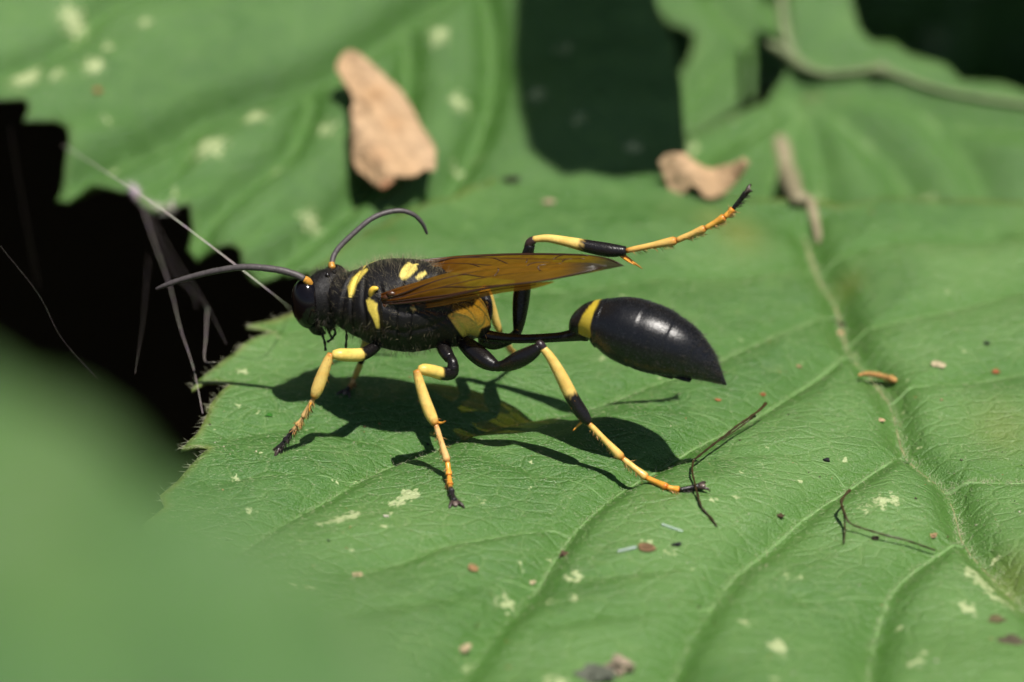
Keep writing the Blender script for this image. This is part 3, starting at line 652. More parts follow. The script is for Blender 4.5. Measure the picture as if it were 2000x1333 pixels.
# antennae: scape and ringed flagellum
def antenna(scape, flag, rr):
    e = empty('antenna', P(*scape[0][:3]), wasp)
    c = spline([[*P(*p[:3]), R(p[3])] for p in scape], 14); v, f, _ = tube(c[:, :3], c[:, 3], 14)
    colr = np.tile([.55, .26, .04], (len(v), 1)); wpart('scape', v, f, colr, M_leg, e)
    n = 121; c = spline([[*P(*p[:3]), R(p[3])] for p in flag], n)
    g = np.abs(((np.arange(n) / (n - 1) * 11) % 1) - 0.0); ring = 1 - 0.10 * np.exp(-(g / 0.07) ** 2) - 0.10 * np.exp(-((1 - g) / .07) ** 2)
    v, f, st_ = tube(c[:, :3], c[:, 3] * ring * rr * 1.12, 14); cc = np.tile([.080, .068, .068], (len(v), 1)) * (0.65 + 0.35 * ring[st_] ** 4)[:, None]
    wpart('flagellum', v, f, cc, M_ant, e)
antenna([(606,556,.12,7),(601,550,.13,8),(595,545,.14,7)], [(594,545,.14,6.2),(575,536,.15,6.2),(540,527,.17,6.2),(480,522,.2,6),(420,530,.23,5.6),(360,545,.26,5),(325,557,.28,4.4),(305,565,.28,2.6)], 1)
antenna([(650,524,-.06,6),(648,520,-.07,7),(647,513,-.08,6)], [(648,516,-.08,4.8),(652,500,-.12,5),(664,482,-.17,5),(692,455,-.25,5),(722,430,-.33,4.9),(750,417,-.40,4.8),(782,412,-.46,4.6),(808,420,-.50,4.2),(825,437,-.53,3.8),(834,457,-.55,2.6)], 1)

# wings -------------------------------------------------------------
def wing_mat():
    m, nt, N = new_mat('wing_membrane'); L = nt.links.new
    c = N('Attribute', attribute_name='Col').outputs['Color']; tc = N('TexCoord').outputs['Object']
    nz = N('TexNoise', i_Scale=30.0, i_Detail=2.0); L(tc, nz.inputs['Vector'])
    mp = N('Mapping'); mp.inputs['Rotation'].default_value = (0, 0, YAW); mp.inputs['Scale'].default_value = (0.6, 9, 4); L(tc, mp.inputs['Vector'])
    n2 = N('TexNoise', i_Scale=7.0, i_Detail=2.0); L(mp.outputs[0], n2.inputs['Vector'])
    cc = mixc(nt, ramp(nt, n2.outputs[0], .35, .7, 0, .35), c, mixc(nt, 1.0, c, (.45, .4, .4), 'MULTIPLY'))
    b = N('Bump', i_Strength=0.5, i_Distance=0.006); L(n2.outputs[0], b.inputs['Height'])
    p = N('BsdfPrincipled', i_Roughness=0.32); L(mixc(nt, 1.0, cc, (.45, .45, .45), 'MULTIPLY'), p.inputs['Base Color']); L(b.outputs[0], p.inputs['Normal']); p.inputs['Specular IOR Level'].default_value = .35
    t = N('BsdfTransparent'); L(cc, t.inputs[0]); tl = N('BsdfTranslucent'); L(cc, tl.inputs[0])
    m1 = N('MixShader', i_0=0.35); L(p.outputs[0], m1.inputs[1]); L(tl.outputs[0], m1.inputs[2])
    m2 = N('MixShader', i_0=0.50); L(m1.outputs[0], m2.inputs[1]); L(t.outputs[0], m2.inputs[2])
    L(m2.outputs[0], N('OutputMaterial').inputs[0]); return m
M_wing = wing_mat(); M_wvein = col_mat('wing_vein', 0.4, 0.5, const=(0.028, 0.010, 0.004))
def wing(upper, lower, veins, n=90, m=26, clear=0.0, ripple=0.010, dark_tip=True):
    U = spline([P(*p) for p in upper], n); Lo = spline([P(*p) for p in lower], n)
    t = np.linspace(0, 1, m)[None, :, None]; G = U[:, None] * (1 - t) + Lo[:, None] * t
    dv = np.gradient(U, axis=0); cr = np.cross(dv, Lo - U); ln = np.linalg.norm(cr, axis=1); nn = cr / np.maximum(ln, 1e-9)[:, None]; nn *= np.sign(nn[:, 2:3] + 1e-9)
    wdt = np.linalg.norm(Lo - U, axis=1); G = G + nn[:, None] * (np.sin(t * 19 + 0.4) * ripple * np.clip(wdt / .2, 0, 1)[:, None, None]) + nn[:, None] * (np.sin(t * np.pi) * .03 * np.clip(wdt / .2, 0, 1)[:, None, None])
    S_, T_ = np.meshgrid(np.linspace(0, 1, n), np.linspace(0, 1, m), indexing='ij'); s1 = S_.ravel()[:, None]
    col = np.array([.52, .155, .014]) * (1 - np.clip(s1 * 3.2, 0, 1)) + np.array([.56, .31, .028]) * np.clip(s1 * 3.2, 0, 1)
    if dark_tip: k = np.clip((s1 - .80) / .12, 0, 1); col = col * (1 - k) + np.array([.15, .12, .07]) * k
    if clear: col = col * (1 - clear) + np.array([.75, .68, .42]) * clear
    f = [(i * m + j, i * m + j + 1, (i + 1) * m + j + 1, (i + 1) * m + j) for i in range(n - 1) for j in range(m - 1)]
    w = wpart('wing', G.reshape(-1, 3), f, col, M_wing); parts = []
    for vl in veins:
        q = spline([[x, y, 0] for x, y in vl[0]], 40)[:, :2]; si = np.clip(q[:, 0], 0, 1) * (n - 1); ti = np.clip(q[:, 1], 0, 1) * (m - 1)
        i0 = np.minimum(si.astype(int), n - 2); j0 = np.minimum(ti.astype(int), m - 2); fs = (si - i0)[:, None]; ft = (ti - j0)[:, None]
        c = G[i0, j0] * (1 - fs) * (1 - ft) + G[i0 + 1, j0] * fs * (1 - ft) + G[i0, j0 + 1] * (1 - fs) * ft + G[i0 + 1, j0 + 1] * fs * ft
        v, ff, _ = tube(c, np.linspace(vl[1], vl[1] * .7, 40), 6); link('wing_vein', mesh('wing_vein', v, ff), M_wvein, w)
    return w
V1 = [([(0, .5), (.3, .35), (.6, .3), (.8, .35)], .006), ([(0, .6), (.25, .65), (.5, .62), (.72, .6)], .005), ([(.5, .62), (.53, .45), (.52, .31)], .004), ([(.72, .6), (.70, .45), (.74, .33)], .004), ([(.35, .36), (.45, .52), (.5, .62)], .004), ([(.25, .66), (.4, .82), (.55, .9)], .004), ([(.62, .3), (.66, .12), (.75, .02)], .004)]
# wing of the far side: front edge is the upper outline
wing([(815,510,-.13),(850,507,-.2),(900,503,-.26),(960,500,-.28),(1020,498,-.27),(1080,498,-.24),(1140,500,-.19),(1185,506,-.13),(1210,515,-.08),(1219,519,-.05)],
     [(815,516,-.12),(842,528,-.10),(870,533,-.06),(900,536,-.02),(950,543,.02),(1010,549,.03),(1080,547,.02),(1140,537,.0),(1190,526,-.03),(1219,520,-.05)],
     V1 + [([(0, .0), (.4, .02), (.8, .02), (.97, .1)], .008), ([(0, .2), (.4, .10), (.8, .08)], .006)])
# wing of the near side: front edge is the lower outline
wing([(744,574,.24),(775,563,.22),(810,553,.17),(850,541,.12),(885,533,.08),(930,525,.03),(980,519,.0),(1040,516,-.02),(1100,516,-.02),(1150,516,-.01),(1185,519,.0)],
     [(748,592,.25),(775,594,.26),(820,590,.27),(870,583,.27),(920,572,.27),(970,562,.26),(1020,556,.24),(1070,549,.20),(1120,538,.15),(1160,528,.09),(1186,521,.01)],
     V1 + [([(0, .98), (.4, .98), (.8, .97), (.97, .9)], .008), ([(0, .8), (.4, .9), (.8, .92)], .006)], ripple=.012)
# hind wings folded below
wing([(760,592,.19),(810,585,.18),(880,575,.17),(950,565,.16),(1020,556,.14),(1080,550,.09)], [(762,598,.21),(800,604,.22),(850,600,.22),(910,588,.22),(980,573,.21),(1040,565,.18),(1082,552,.1)],
     [([(0, .5), (.4, .5), (.9, .5)], .004)], clear=.25, dark_tip=False, n=50, m=14)
wing([(820,514,-.16),(880,508,-.22),(950,505,-.25),(1020,503,-.24),(1080,507,-.18)], [(822,520,-.15),(870,530,-.14),(940,538,-.1),(1020,538,-.1),(1082,512,-.16)], [([(0, .5), (.4, .5), (.9, .5)], .004)], clear=.25, dark_tip=False, n=50, m=14)

# legs ----------------------------------------------------------------
def seg(name, pts, colf, parent, n=26, m=16, mat=None):
    """pts: (px, py, lat, radius px); colf(t) -> colour along the piece"""
    a = spline([[*P(p[0], p[1], p[2]), R(p[3]) * .93] for p in pts], n)
    v, f, st_ = tube(a[:, :3], a[:, 3], m); t = np.arange(n) / (n - 1); j = rng.normal(0, .02, len(v))
    c = np.array([colf(x) for x in np.clip(t[st_] + j * 0.6, 0, 1)]); c = c * (1 - np.array([.05, .13, .24]) * (0.5 + 0.5 * np.sin(v @ np.array([31., 17, 23]) + 2 * np.sin(v @ np.array([-13., 29, 41]))))[:, None]); wpart(name, v, f, c, mat or M_leg, parent); return v, f, a
def fade(a, b, t0, w=.05): return lambda t: a * (1 - min(1, max(0, (t - t0) / w + .5))) + b * min(1, max(0, (t - t0) / w + .5))
def flat(c):
    c = np.asarray(c, float)
    if c.max() < .2: return lambda t: c
    return lambda t: c * (1 - np.array([.40, .66, .82]) * (max(0, 1 - t / .12) + max(0, 1 - (1 - t) / .12)))
def spines(name, a, n, length, rad, parent, down, colr=(.45, .20, .05)):
    k = rng.uniform(2, len(a) - 2, n).astype(int); r = a[k, 3]; t = a[np.minimum(k + 1, len(a) - 1), :3] - a[k, :3]; t /= np.linalg.norm(t, axis=1)[:, None]
    d = rng.normal(0, .45, (n, 3)) + down; d -= t * (d * t).sum(1)[:, None]; d /= np.linalg.norm(d, axis=1)[:, None]
    v, f = hairs(a[k, :3] + d * (r * .8)[:, None], d + t * .9, length, rad, rand=.15, bend=.1); o = wpart(name, v, f, np.tile(colr, (len(v), 1)), M_leg, parent); o['kind'] = 'stuff'
def tarsus(parent, nodes, foot, cols, lat0, down, clamp=True):
    """five joints between the px nodes; lat runs from lat0 to the foot's own; flared ends"""
    lats = np.linspace(lat0, foot, len(nodes)); nodes = list(nodes)
    if clamp:
        for i in range(1, len(nodes)):     # no joint below the leaf
            lats[i] = max(lats[i], lat_of(main.at(nodes[i][0], nodes[i][1], R(nodes[i][2]) * 1.0)))
    for i in range(len(nodes) - 1):
        (x0, y0, r0), (x1, y1, r1) = nodes[i], nodes[i + 1]; l0, l1 = lats[i], lats[i + 1]
        mx, my = (x0 + x1) / 2, (y0 + y1) / 2
        _, _, a = seg('tarsus_joint', [(x0, y0, l0, r0 * .78), (x0 + (x1 - x0) * .15, y0 + (y1 - y0) * .15, l0 + (l1 - l0) * .15, r0 * .9), (mx, my, (l0 + l1) / 2, (r0 + r1) / 2 * .95), (x0 + (x1 - x0) * .92, y0 + (y1 - y0) * .92, l0 + (l1 - l0) * .92, r1 * 1.3), (x1, y1, l1, r1 * .8)], cols[i], parent, n=18, m=12)
        spines('tarsus_spine', a, 30, .042, .0026, parent, down, (.45, .24, .08) if cols[i](.5).max() > .2 else (.05, .04, .035))
    # claws and pad
    (x0, y0, _), (x1, y1, r1) = nodes[-2], nodes[-1]; p = P(x1, y1, lats[-1]); d = p - P(x0, y0, lats[-2]); d /= np.linalg.norm(d); sdv = np.cross(d, Z); sdv /= np.linalg.norm(sdv)
    for sd in (1, -1):
        c = spline([[*(p - d * .01 + sdv * sd * .008), .011], [*(p + d * .022 + sdv * sd * .030), .011], [*(p + d * .045 + sdv * sd * .044 - Z * .006), .006], [*(p + d * .054 + sdv * sd * .047 - Z * .022), .002]], 12)
        v, f, _ = tube(c[:, :3], c[:, 3], 8); wpart('claw', v, f, np.tile([.05, .035, .03], (len(v), 1)), M_leg, parent)
    v, f = ell(p + d * .02, .016, .010, .02, 10, 14, axes=(sdv, Z, d)); wpart('foot_pad', v, f, np.tile([.16, .12, .10], (len(v), 1)), M_leg, parent)
def ground_lat(px, py): return lat_of(main.at(px, py, .012))
DN = np.array([0, -.3, -1.0])
def leg(loc): return empty('leg', P(*loc), wasp)
# near front
e = leg((745, 668, .16)); fl = ground_lat(541, 880)
seg('coxa', [(752,648,.12,12),(748,662,.16,14),(742,676,.2,10)], flat(BLACK), e)
seg('femur', [(744,668,.2,8),(730,680,.25,12),(708,692,.33,14),(686,694,.40,14),(664,693,.46,13),(650,693,.48,9)], fade(BLACK, LEGY * [1, 1.08, .95], .46, .06), e)
_, _, a = seg('tibia', [(647,692,.48,8),(640,706,.50,10),(629,735,.53,13),(619,762,.56,13),(613,777,.58,8)], flat(LEGY), e); spines('tibia_spine', a, 18, .035, .0018, e, DN)
seg('spur', [(618,772,.56,3),(606,790,.6,2.4),(604,806,.62,1)], flat(ORA), e, n=8, m=8)
tarsus(e, [(613,777,5.5),(592,816,5),(580,832,5),(568,846,5),(556,862,5),(543,877,5)], fl, [flat(TARS), flat(TARS * .75), fade(TARS * .6, BLACK * 3, .5, .3), flat(BLACK * 2.5), flat(BLACK * 2.5)], .58, DN)
# near middle
e = leg((866, 676, .16)); fl = ground_lat(888, 982)
seg('coxa', [(862,660,.10,14),(868,682,.18,15),(878,700,.24,12)], flat(BLACK), e)
seg('trochanter', [(876,694,.22,10),(884,708,.26,11),(884,722,.28,12)], flat(BLACK), e)
seg('femur', [(886,712,.27,11),(882,728,.28,14),(864,730,.34,14),(844,725,.40,13),(828,722,.44,12),(818,722,.46,8)], fade(BLACK, LEGY * [1, 1.05, .9], .50, .06), e)
_, _, a = seg('tibia', [(814,724,.47,8),(819,746,.49,10),(830,782,.52,12),(842,812,.55,12),(851,829,.57,8)], flat(LEGY), e); spines('tibia_spine', a, 14, .03, .0014, e, DN)
seg('spur', [(856,826,.56,3),(864,826,.57,2),(870,823,.58,1)], flat(ORA), e, n=8, m=8)
tarsus(e, [(851,830,6.5),(874,903,6),(877,930,5.5),(879,948,5.5),(882,962,5.5),(888,980,5.5)], fl, [flat(TARS), flat(ORA * 1.02), flat(ORA * .85), fade(ORA * .6, BLACK * 3, .4, .3), flat(BLACK * 2.5)], .57, DN)
# near hind
e = leg((935, 690, .14)); fl = ground_lat(1366, 951)
seg('coxa', [(905,668,.08,16),(925,686,.13,20),(948,704,.18,19),(968,716,.21,12)], flat(BLACK), e, n=30, m=24)
seg('trochanter', [(960,712,.2,9),(972,716,.21,11),(985,713,.22,10)], flat(BLACK), e)
seg('femur', [(974,716,.21,9),(990,713,.22,14),(1015,702,.23,18),(1040,688,.22,15),(1054,676,.21,9)], flat(BLACK), e, n=30, m=24)
seg('knee', [(1050,668,.21,6),(1056,674,.21,9),(1062,682,.21,8)], flat(np.array([.03, .02, .025])), e, n=10)
_, _, a = seg('tibia', [(1060,680,.21,8),(1076,700,.215,10),(1096,735,.22,13),(1118,778,.225,14.5),(1138,810,.23,14),(1150,826,.235,9)], fade(LEGY, BLACK * 1.3, .60, .05), e, n=34, m=20); spines('tibia_spine', a, 16, .025, .0014, e, DN)
seg('spur', [(1140,822,.22,3),(1128,832,.24,2.4),(1119,842,.26,1)], flat(ORA), e, n=8, m=8)
tarsus(e, [(1149,827,7),(1216,896,7),(1264,934,6.5),(1303,952,6),(1327,957,5.5),(1366,950,5)], fl, [flat(LEGY * [1, .95, .9]), flat(LEGY * [1, .95, .95]), flat(ORA * 1.05), flat(ORA), flat(BLACK * 2)], .235, DN)
# far hind, raised over the wings
e = leg((970, 668, -.12))
seg('coxa', [(940,664,-.06,14),(965,668,-.12,17),(990,664,-.17,13),(1004,656,-.19,9)], flat(BLACK), e)
seg('trochanter', [(1000,658,-.19,8),(1008,652,-.2,10),(1012,644,-.21,9)], flat(BLACK), e)
seg('femur', [(1011,650,-.21,9),(1014,625,-.24,14),(1018,585,-.29,18),(1023,540,-.33,17),(1030,500,-.37,13),(1036,478,-.38,10)], flat(BLACK), e, n=34, m=24)
seg('knee', [(1031,484,-.38,9),(1036,474,-.38,10),(1044,468,-.38,8)], flat(np.array([.05, .03, .03])), e, n=10)
_, _, a = seg('tibia', [(1042,468,-.38,7),(1070,466,-.39,8.5),(1110,473,-.40,11),(1150,482,-.41,14),(1190,489,-.42,15),(1222,491,-.43,10)], fade(LEGY, BLACK * 1.5, .52, .06), e, n=34, m=20); spines('tibia_spine', a, 16, .025, .0014, e, DN, (.1, .08, .08))
seg('spur', [(1214,496,-.43,4),(1232,510,-.44,4),(1243,517,-.44,2.5),(1255,526,-.44,.7)], fade(ORA, ORA * .5, .6), e, n=10, m=8)
seg('spur', [(1210,498,-.41,3),(1226,510,-.42,2.5),(1240,518,-.42,.8)], flat(ORA), e, n=8, m=8)
tarsus(e, [(1224,490,7),(1322,470,7.5),(1378,446,6.5),(1416,424,6.5),(1432,408,5.5),(1458,376,5)], -.55, [flat(LEGY * [1, .92, .9]), flat(LEGY * [1, .92, .9]), flat(ORA * [1, 1.15, 1.3]), flat(ORA), flat(BLACK * 2)], -.43, DN, False)
# far middle
e = leg((930, 655, -.16)); fl = ground_lat(1016, 702)
seg('coxa', [(905,650,-.1,14),(922,652,-.17,13),(935,645,-.22,10)], flat(BLACK), e)
seg('femur', [(938,642,-.24,9),(950,620,-.30,12),(950,595,-.36,13),(945,572,-.42,11),(943,562,-.44,8)], fade(BLACK * 2, LEGY, .86, .08), e)
seg('tibia', [(943,562,-.44,7),(953,572,-.45,8),(961,600,-.48,9),(969,630,-.50,9),(976,648,-.52,7)], flat(LEGY), e)
tarsus(e, [(976,648,5),(990,668,4.5),(997,680,4),(1003,688,4),(1008,694,4),(1014,700,4)], fl, [flat(TARS), flat(TARS), flat(ORA), flat(BLACK * 2), flat(BLACK * 2)], -.52, DN)
# far front
e = leg((728, 655, -.12)); fl = ground_lat(676, 764)
seg('coxa', [(730,640,-.08,13),(724,655,-.13,12),(718,664,-.17,9)], flat(LEGY * .8), e)
seg('femur', [(718,660,-.16,9),(713,676,-.19,10),(709,694,-.22,9),(705,708,-.24,7)], fade(LEGY * .85, BLACK * 2, .65, .1), e)
seg('tibia', [(705,706,-.24,6),(701,718,-.25,7),(696,730,-.26,7),(692,738,-.27,5)], flat(LEGY * .8), e)
tarsus(e, [(692,738,4.5),(687,748,4),(684,753,4),(681,757,4),(679,760,4),(676,764,4)], fl, [flat(TARS), flat(TARS * .8), flat(TARS * .7), flat(BLACK * 3), flat(BLACK * 3)], -.27, DN)

# ------------------------------------------------------------------ things lying on the leaves
M_petal = col_mat('withered_petal', 0.75, 0.2, 1.0, 9, 0.30, transl=0.2, dist=0.09)
def petal(name, label, outline, p0, n, seed, amp=0.05, curl=0.10, marks=()):
    lf = Leaf(p0, n, waves(amp, seed)); o = lf.line(outline); c0 = o.mean(0); ext = np.abs(o - c0).max()
    lw = lf.low; lf.low = lambda q: lw(q * 2.2) - curl * (((q - c0) / ext) ** 2).sum(1) + 0.045 * np.sin((q[:, 0] + q[:, 1] * .6) * 14) + 0.25 * np.clip((((q - c0) / ext) ** 2).sum(1) - .55, 0, 1)
    V, F, at = lf.blade(outline, 0.02); q = lf.q
    t = np.clip((q[:, 1] - o[:, 1].min()) / np.ptp(o[:, 1]), 0, 1)[:, None]; w = waves(0.6, seed + 1)(q * 4)[:, None] * .5 + .5
    col = np.array([.66, .45, .27]) * (1 - w * .5) + np.array([.55, .34, .17]) * w * .5
    for (px, py, r, k) in marks:  # shade of holes and folds painted into the colour, plus the reddish tip
        c = lf.uv(px, py); rr = np.linalg.norm(lf.uv(px + r, py) - c); g = np.exp(-(np.linalg.norm(q - c, axis=1) / rr) ** 2)[:, None]; col = col * (1 - g * np.asarray(k))
    me = mesh(name, V, F, col); ob = link(name, me, M_petal); md = ob.modifiers.new('thickness', 'SOLIDIFY'); md.thickness = 0.015; md.offset = 0
    return tag(ob, label, 'petal', 'withered petals')
big = [(656,140),(660,124),(668,112),(682,107),(700,113),(722,128),(750,146),(783,168),(803,198),(815,225),(826,250),(843,278),(850,306),(848,330),(849,352),(838,358),(830,350),(822,355),(806,370),(790,378),(778,381),(768,377),(764,390),(752,396),(742,392),(730,378),(716,360),(700,345),(690,330),(686,300),(687,268),(684,240),(690,222),(686,200),(680,178),(670,160)]
petal('withered_petal', 'large tan withered petal lying on the pale leaf with the jagged edge', big, bl.at(740, 385, .07), np.array(tilt(30, 5)), 31, amp=.11, curl=.05, marks=[(704,214,10,(.6,.65,.7)),(716,226,8,(.55,.6,.7)),(700,250,9,(.55,.6,.65)),(752,394,16,(.25,.5,.55)),(735,190,26,(.12,.2,.3)),(770,250,24,(.05,.12,.2)),(735,330,26,(.02,.08,.12))])
small = [(1287,318),(1298,306),(1318,300),(1338,300),(1352,312),(1368,322),(1388,327),(1410,320),(1432,318),(1450,313),(1461,324),(1450,343),(1434,358),(1420,370),(1404,383),(1384,388),(1370,382),(1362,368),(1350,362),(1342,372),(1330,385),(1312,376),(1302,352)]
petal('withered_petal', 'small notched tan withered petal on the far edge of the wasp leaf', small, main.at(1345, 385, .02), np.array(tilt(52, 0)), 33, amp=0.03, curl=0.06)

# shed thin insect legs
M_shed = col_mat('shed_leg', 0.35, 0.5, 0.5, 40, 0.5, transl=.25)
def shed(label, paths):
    e = empty('shed_insect_leg', main.at(paths[0][0][0], paths[0][0][1])); tag(e, label, 'insect leg')
    for pts in paths:
        a = spline([[*main.at(x, y, up), R(r)] for x, y, up, r in pts], 50); a[:, 3] *= .78 + .15 * np.sin(np.arange(50) * 1.3) + rng.normal(0, .08, 50)
        v, f, st_ = tube(a[:, :3], a[:, 3], 7); t = (st_ / 49)[:, None]; c = np.array([.075, .045, .016]) * (1 - t * .5) + np.array([.02, .015, .01]) * t * .5
        link('leg_segment', mesh('leg_segment', v, f, c), M_shed, e)
shed('thin dark jointed shed leg beside the wasp raised tip and hind foot', [[(1496,788,.12,4.5),(1485,800,.11,3.6),(1465,815,.10,3.2),(1440,832,.09,2.8),(1415,852,.08,2.8),(1385,875,.07,2.8),(1354,900,.06,3)], [(1354,900,.06,3),(1352,920,.05,2.6),(1357,942,.05,2.4),(1362,965,.03,2.6),(1370,990,.02,2.8),(1382,1005,.01,3),(1390,1014,.012,3.2),(1400,1028,.01,2)], [(1476,812,.08,3),(1462,822,.05,2.4),(1440,838,.03,2),(1412,858,.015,1.6)]])
shed('thin brown bent shed leg lying apart near the midrib of the wasp leaf', [[(1660,958,.12,4.2),(1650,968,.12,3.6),(1643,982,.11,3.4),(1650,1003,.09,2.8),(1660,1022,.06,2.4),(1690,1034,.05,2.2),(1730,1046,.05,2.4),(1770,1058,.05,2.2),(1826,1075,.04,2)], [(1643,982,.11,2.6),(1649,1010,.06,2.2),(1650,1040,.03,2.0),(1648,1062,.01,1.8)]])

# crumbs of grit, each its own thing where it shows
M_grit = col_mat('grit', 0.8, 0.3, 0.8, 35, 0.5, dist=.01)
def crumb(px, py, rx, ry, colr, label, leaf=main, cat='crumb', flatk=.5, name='grit_crumb'):
    n, m = 9, 12; p = leaf.at(px, py, 0); rr = np.random.default_rng(int(px * 7 + py))
    v, f = ell(np.zeros(3), 1, 1, 1, n, m, axes=(RX, Z, np.array([0, 1., 0]))); d = v.copy(); k = (1 + .32 * np.sin(d @ rr.normal(0, 2.6, 3) + 1) + .28 * np.sin(d @ rr.normal(0, 5, 3)) + rr.normal(0, .05, len(d))) * .9
    a = rr.uniform(0, 3.1); v = d * k[:, None] * [R(rx), R(rx) * .8, R(ry) * flatk]; v[:, 2] += R(ry) * flatk * .6; v = v + p
    o = link(name, mesh(name, v, f, smooth=False, col=np.tile(colr, (len(v), 1)) * (0.8 + .4 * rr.random((len(v), 1)))), M_grit); return tag(o, label, cat, 'specks of grit on the leaves')
BRN, TAN, DRK, PALE, RED = (.14, .085, .04), (.42, .27, .14), (.012, .012, .014), (.55, .52, .40), (.40, .13, .05)
crumb(926,1113,10,12,(.30,.18,.08),'rounded brown crumb beside a pale blotch on the wasp leaf')
crumb(1102,1085,9,10,(.10,.06,.035),'dark brown crumb above a fork of side veins')
crumb(1264,1070,14,7,(.20,.12,.06),'flat brown flake beside the clear glassy splinter')
crumb(1321,1065,10,5,DRK,'flat black flake beside the brown flake')
crumb(1615,900,6,7,DRK,'round glossy black grain between midrib and shed leg')
crumb(1522,1020,8,7,(.07,.045,.02),'dark grain on a side vein between the two shed legs')
crumb(1710,1053,8,7,(.03,.02,.012),'dark brown grain touching the bent shed leg')
crumb(1823,1053,8,9,TAN,'tan crumb at the end of the bent shed leg')
crumb(1720,822,9,5,(.55,.38,.22),'flat pale tan flake beside the midrib bend')
crumb(1830,713,16,5,(.50,.42,.26),'long pale flake across the midrib from the shed anther')
crumb(1945,720,8,6,RED,'small orange crumb beyond the long pale flake')
crumb(1927,672,8,6,DRK,'small black grain far beyond the midrib')
crumb(1640,652,10,5,TAN,'tan crumb against the middle of the midrib')
crumb(1646,636,10,6,(.04,.035,.02),'dark crumb just above the tan crumb on the midrib')
crumb(1072,398,13,11,(.48,.34,.24),'blurred pinkish crumb between the notched petal and antenna')
crumb(1003,352,22,9,(.02,.018,.01),'black blurred crumb at the far leaf edge')
crumb(698,1124,10,9,(.45,.34,.20),'pale tan crumb near the blurred leaf')
crumb(905,1272,12,14,(.52,.40,.24),'pale blurred crumb below the rounded brown one')
crumb(1040,1140,7,7,(.52,.44,.26),'cream grain beside a side vein fork')
crumb(1212,1312,24,34,(.42,.33,.24),'big blurred tan lump with grey crumbs beside it')
crumb(1165,1322,34,16,(.10,.11,.08),'grey blurred crumb against the big tan lump')
crumb(1560,718,6,5,TAN,'small tan grain in open leaf beyond the abdomen tip')
crumb(1490,777,6,5,RED,'rust red crumb at the end of the dark shed leg')
crumb(1402,783,6,5,RED,'rust red crumb below the abdomen tip')
crumb(1975,1252,20,8,(.09,.075,.045),'long dark blurred flake on the wasp leaf', flatk=.3)
crumb(1945,1212,15,8,(.13,.11,.05),'short brown blurred flake beside the long dark one', flatk=.3)
crumb(190,180,9,16,RED,'orange red speck on the pale leaf with the jagged edge', bl)
crumb(754,1010,5,5,PALE,'tiny white grain on a side vein')
crumb(836,874,4,4,DRK,'tiny black grain beside a foot shadow')
crumb(1395,700,9,5,(.03,.04,.02),'dark speck on leaf behind the abdomen')
crumb(526,812,8,5,(.03,.16,.01),'bright green fleck near the front foot')
# shed anther on the midrib
a = spline([[*main.at(1678,733,.05), R(3)], [*main.at(1692,729,.07), R(5)], [*main.at(1712,733,.07), R(6)], [*main.at(1732,738,.05), R(6)], [*main.at(1744,742,.04), R(8)], [*main.at(1750,745,.03), R(3)]], 26)
v, f, _ = tube(a[:, :3], a[:, 3] * (1 + .15 * np.sin(np.arange(26) * 2.1)), 9); tag(link('shed_anther', mesh('shed_anther', v, f, np.tile([.50, .27, .09], (len(v), 1))), M_grit), 'curved orange brown shed anther lying across the midrib', 'anther')
# glassy splinters
def glass():
    m, nt, N = new_mat('clear_splinter'); p = N('BsdfPrincipled', i_Roughness=.08, i_IOR=1.4); p.inputs['Base Color'].default_value = (.85, .95, .92, 1); p.inputs['Transmission Weight'].default_value = .75
    nt.links.new(p.outputs[0], N('OutputMaterial').inputs[0]); return m
M_glass = glass()
for (x0, y0, x1, y1, r_, lb) in ((1207,1077,1242,1069,3,'short clear glassy splinter beside the flat brown flake'), (1293,1024,1333,1038,2.4,'thin clear glassy splinter just below the shed leg end')):
    a = spline([[*main.at(x0, y0, .01), R(r_)], [*main.at((x0 + x1) / 2, (y0 + y1) / 2, .012), R(r_)], [*main.at(x1, y1, .01), R(r_)]], 8); v, f, _ = tube(a[:, :3], a[:, 3], 6); tag(link('clear_splinter', mesh('clear_splinter', v, f, smooth=False), M_glass), lb, 'splinter')
# uncountable dust
def dust():
    n = 620; V, F, C = [], [], []; k = 0; pal = [DRK, BRN, PALE, TAN, (.06, .05, .03), (.5, .45, .3), RED, PALE]
    q = np.stack([rng.uniform(-2.8, 5.0, n * 2), rng.uniform(-4.2, 3.2, n * 2)], -1); q = q[in_poly(q, main.line(main_out))][:n]; w = main.world(q)
    oct_v = np.array([(1, 0, 0), (0, 1, 0), (-1, 0, 0), (0, -1, 0), (0, 0, .8), (0, 0, -.3)], float); oct_f = [(0, 1, 4), (1, 2, 4), (2, 3, 4), (3, 0, 4), (1, 0, 5), (2, 1, 5), (3, 2, 5), (0, 3, 5)]
    for p in w:
        s_ = rng.choice([.004, .006, .009, .013], p=[.45, .35, .15, .05]); v = oct_v * s_ * rng.uniform(.7, 1.3, (6, 3)) + p; V.append(v); F += [tuple(i + k for i in f) for f in oct_f]; k += 6; C.append(np.tile(pal[rng.integers(len(pal))], (6, 1)))
    o = link('leaf_dust', mesh('leaf_dust', np.vstack(V), F, np.vstack(C)), M_grit); tag(o, 'fine dust and pollen specks scattered over the wasp leaf', 'dust', kind='stuff')
dust()

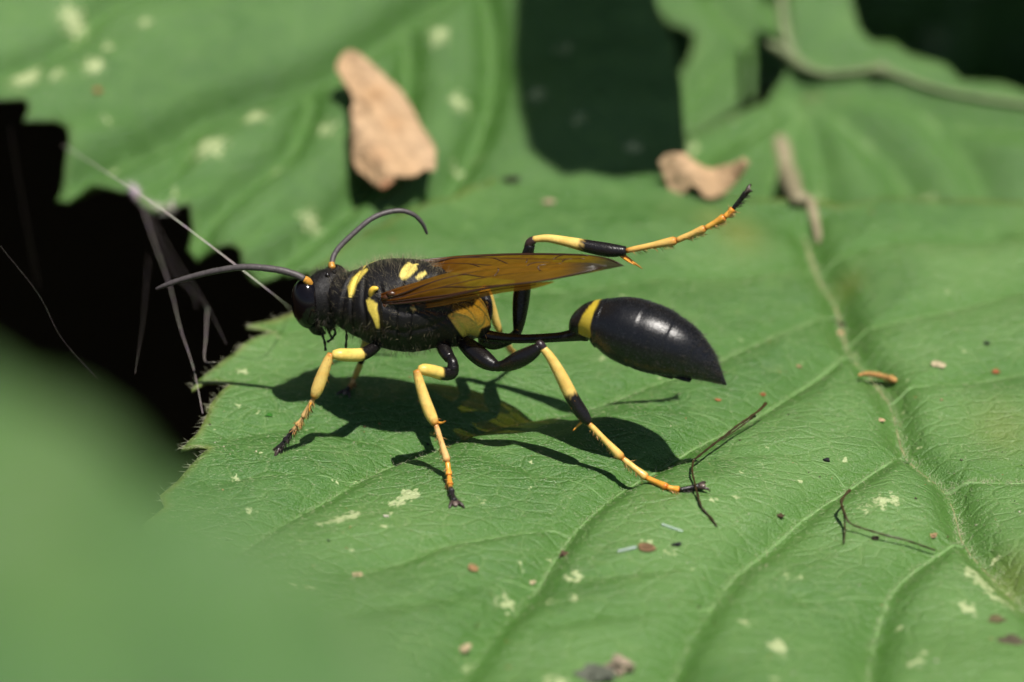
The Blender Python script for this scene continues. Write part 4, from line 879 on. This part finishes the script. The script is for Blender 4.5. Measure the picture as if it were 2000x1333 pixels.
# spider silk in the dark gap
def silk_mat():
    m, nt, N = new_mat('silk'); L = nt.links.new; tc = N('TexCoord').outputs['Object']; nz = N('TexNoise', i_Scale=11.0, i_Detail=1.0); L(tc, nz.inputs['Vector'])
    hs = N('HueSaturation', i_Saturation=1.6, i_Value=1.0, i_Color=(.75, .62, .6, 1)); L(nz.outputs[0], hs.inputs['Hue'])
    p = N('BsdfPrincipled', i_Roughness=.3); L(mixc(nt, .6, (.85, .85, .82), hs.outputs[0]), p.inputs['Base Color']); t = N('BsdfTransparent')
    mx = N('MixShader'); L(N('Attribute', attribute_name='Col').outputs['Fac'], mx.inputs[0]); L(t.outputs[0], mx.inputs[1]); L(p.outputs[0], mx.inputs[2]); L(mx.outputs[0], N('OutputMaterial').inputs[0]); return m
M_silk = silk_mat()
web = empty('spider_silk', main.at(560, 607)); tag(web, 'loose spider silk strands stretched across the dark gap beside the wasp', 'spider silk')
def depth_pt(px, py, d): return cam_loc + ray(px, py) * d
dA, dB = float((bl.at(125, 285) - cam_loc) @ FW), float((main.at(566, 601) - cam_loc) @ FW)
dM = float((main.at(396, 808) - cam_loc) @ FW)
def strand(pts, r, op=1.0, n=30, sag=0):
    a = spline([depth_pt(*p) for p in pts], n); rr = np.full(n, R(r)) * (1 + .25 * np.sin(np.arange(n) * 2.3) * rng.random(n)); v, f, _ = tube(a, rr, 5); link('silk_strand', mesh('silk_strand', v, f, np.full((len(v), 3), op)), M_silk, web)
lerp = lambda a, b, t: a + (b - a) * t
strand([(125,285,dA),(225,348,18.9),(320,412,18.4),(450,510,18.1),(540,580,18.2),(568,604,dB)], 1.1, .62, 60)
strand([(268,375,dA-.4),(300,470,lerp(dA,dM,.3)),(332,560,lerp(dA,dM,.55)),(352,640,lerp(dA,dM,.75)),(378,720,lerp(dA,dM,.9)),(396,808,dM)], .9, .2)
strand([(275,385,dA-.4),(310,470,lerp(dA,dM,.2)),(355,545,lerp(dA,dM,.35)),(405,602,lerp(dA,dM,.5))], 1.0, .03)
strand([(275,390,dA-.4),(330,520,lerp(dA,dM,.3)),(372,570,lerp(dA,dM,.4)),(384,602,lerp(dA,dM,.5))], 1.0, .03)
strand([(278,390,dA-.4),(340,500,lerp(dA,dM,.3)),(400,590,lerp(dA,dM,.5)),(442,672,lerp(dA,dM,.8))], .8, .05)
strand([(405,602,lerp(dA,dM,.5)),(402,660,lerp(dA,dM,.7)),(400,704,lerp(dA,dM,.9)),(420,708,dM)], 1.2, .25)
strand([(290,500,dA-.3),(280,620,lerp(dA,dM,.5)),(264,730,dM)], .35, .10)
strand([(0,480,dM-1),(75,575,dM-1),(120,660,dM-1),(190,740,dM-1)], .4, .035)
strand([(20,250,dA),(45,400,dA),(75,560,dA)], .25, .05)
strand([(270,375,dA-.35),(310,405,dA-.4),(335,408,dA-.4)], 2.5, .10, 14)
fl_ = spline([[*depth_pt(255,362,dA-.3), R(6)], [*depth_pt(272,385,dA-.35), R(12)], [*depth_pt(300,404,dA-.38), R(9)], [*depth_pt(325,411,dA-.4), R(8)], [*depth_pt(336,398,dA-.4), R(3)]], 30)
fv, ff = hairs(np.repeat(fl_[:, :3], 40, 0) + rng.normal(0, .012, (1200, 3)), rng.normal(0, 1, (1200, 3)), .05, .0009, rand=1); w_ = link('silk_fluff', mesh('silk_fluff', fv, ff, np.full((len(fv), 3), .9)), M_silk, web); w_['kind'] = 'stuff'
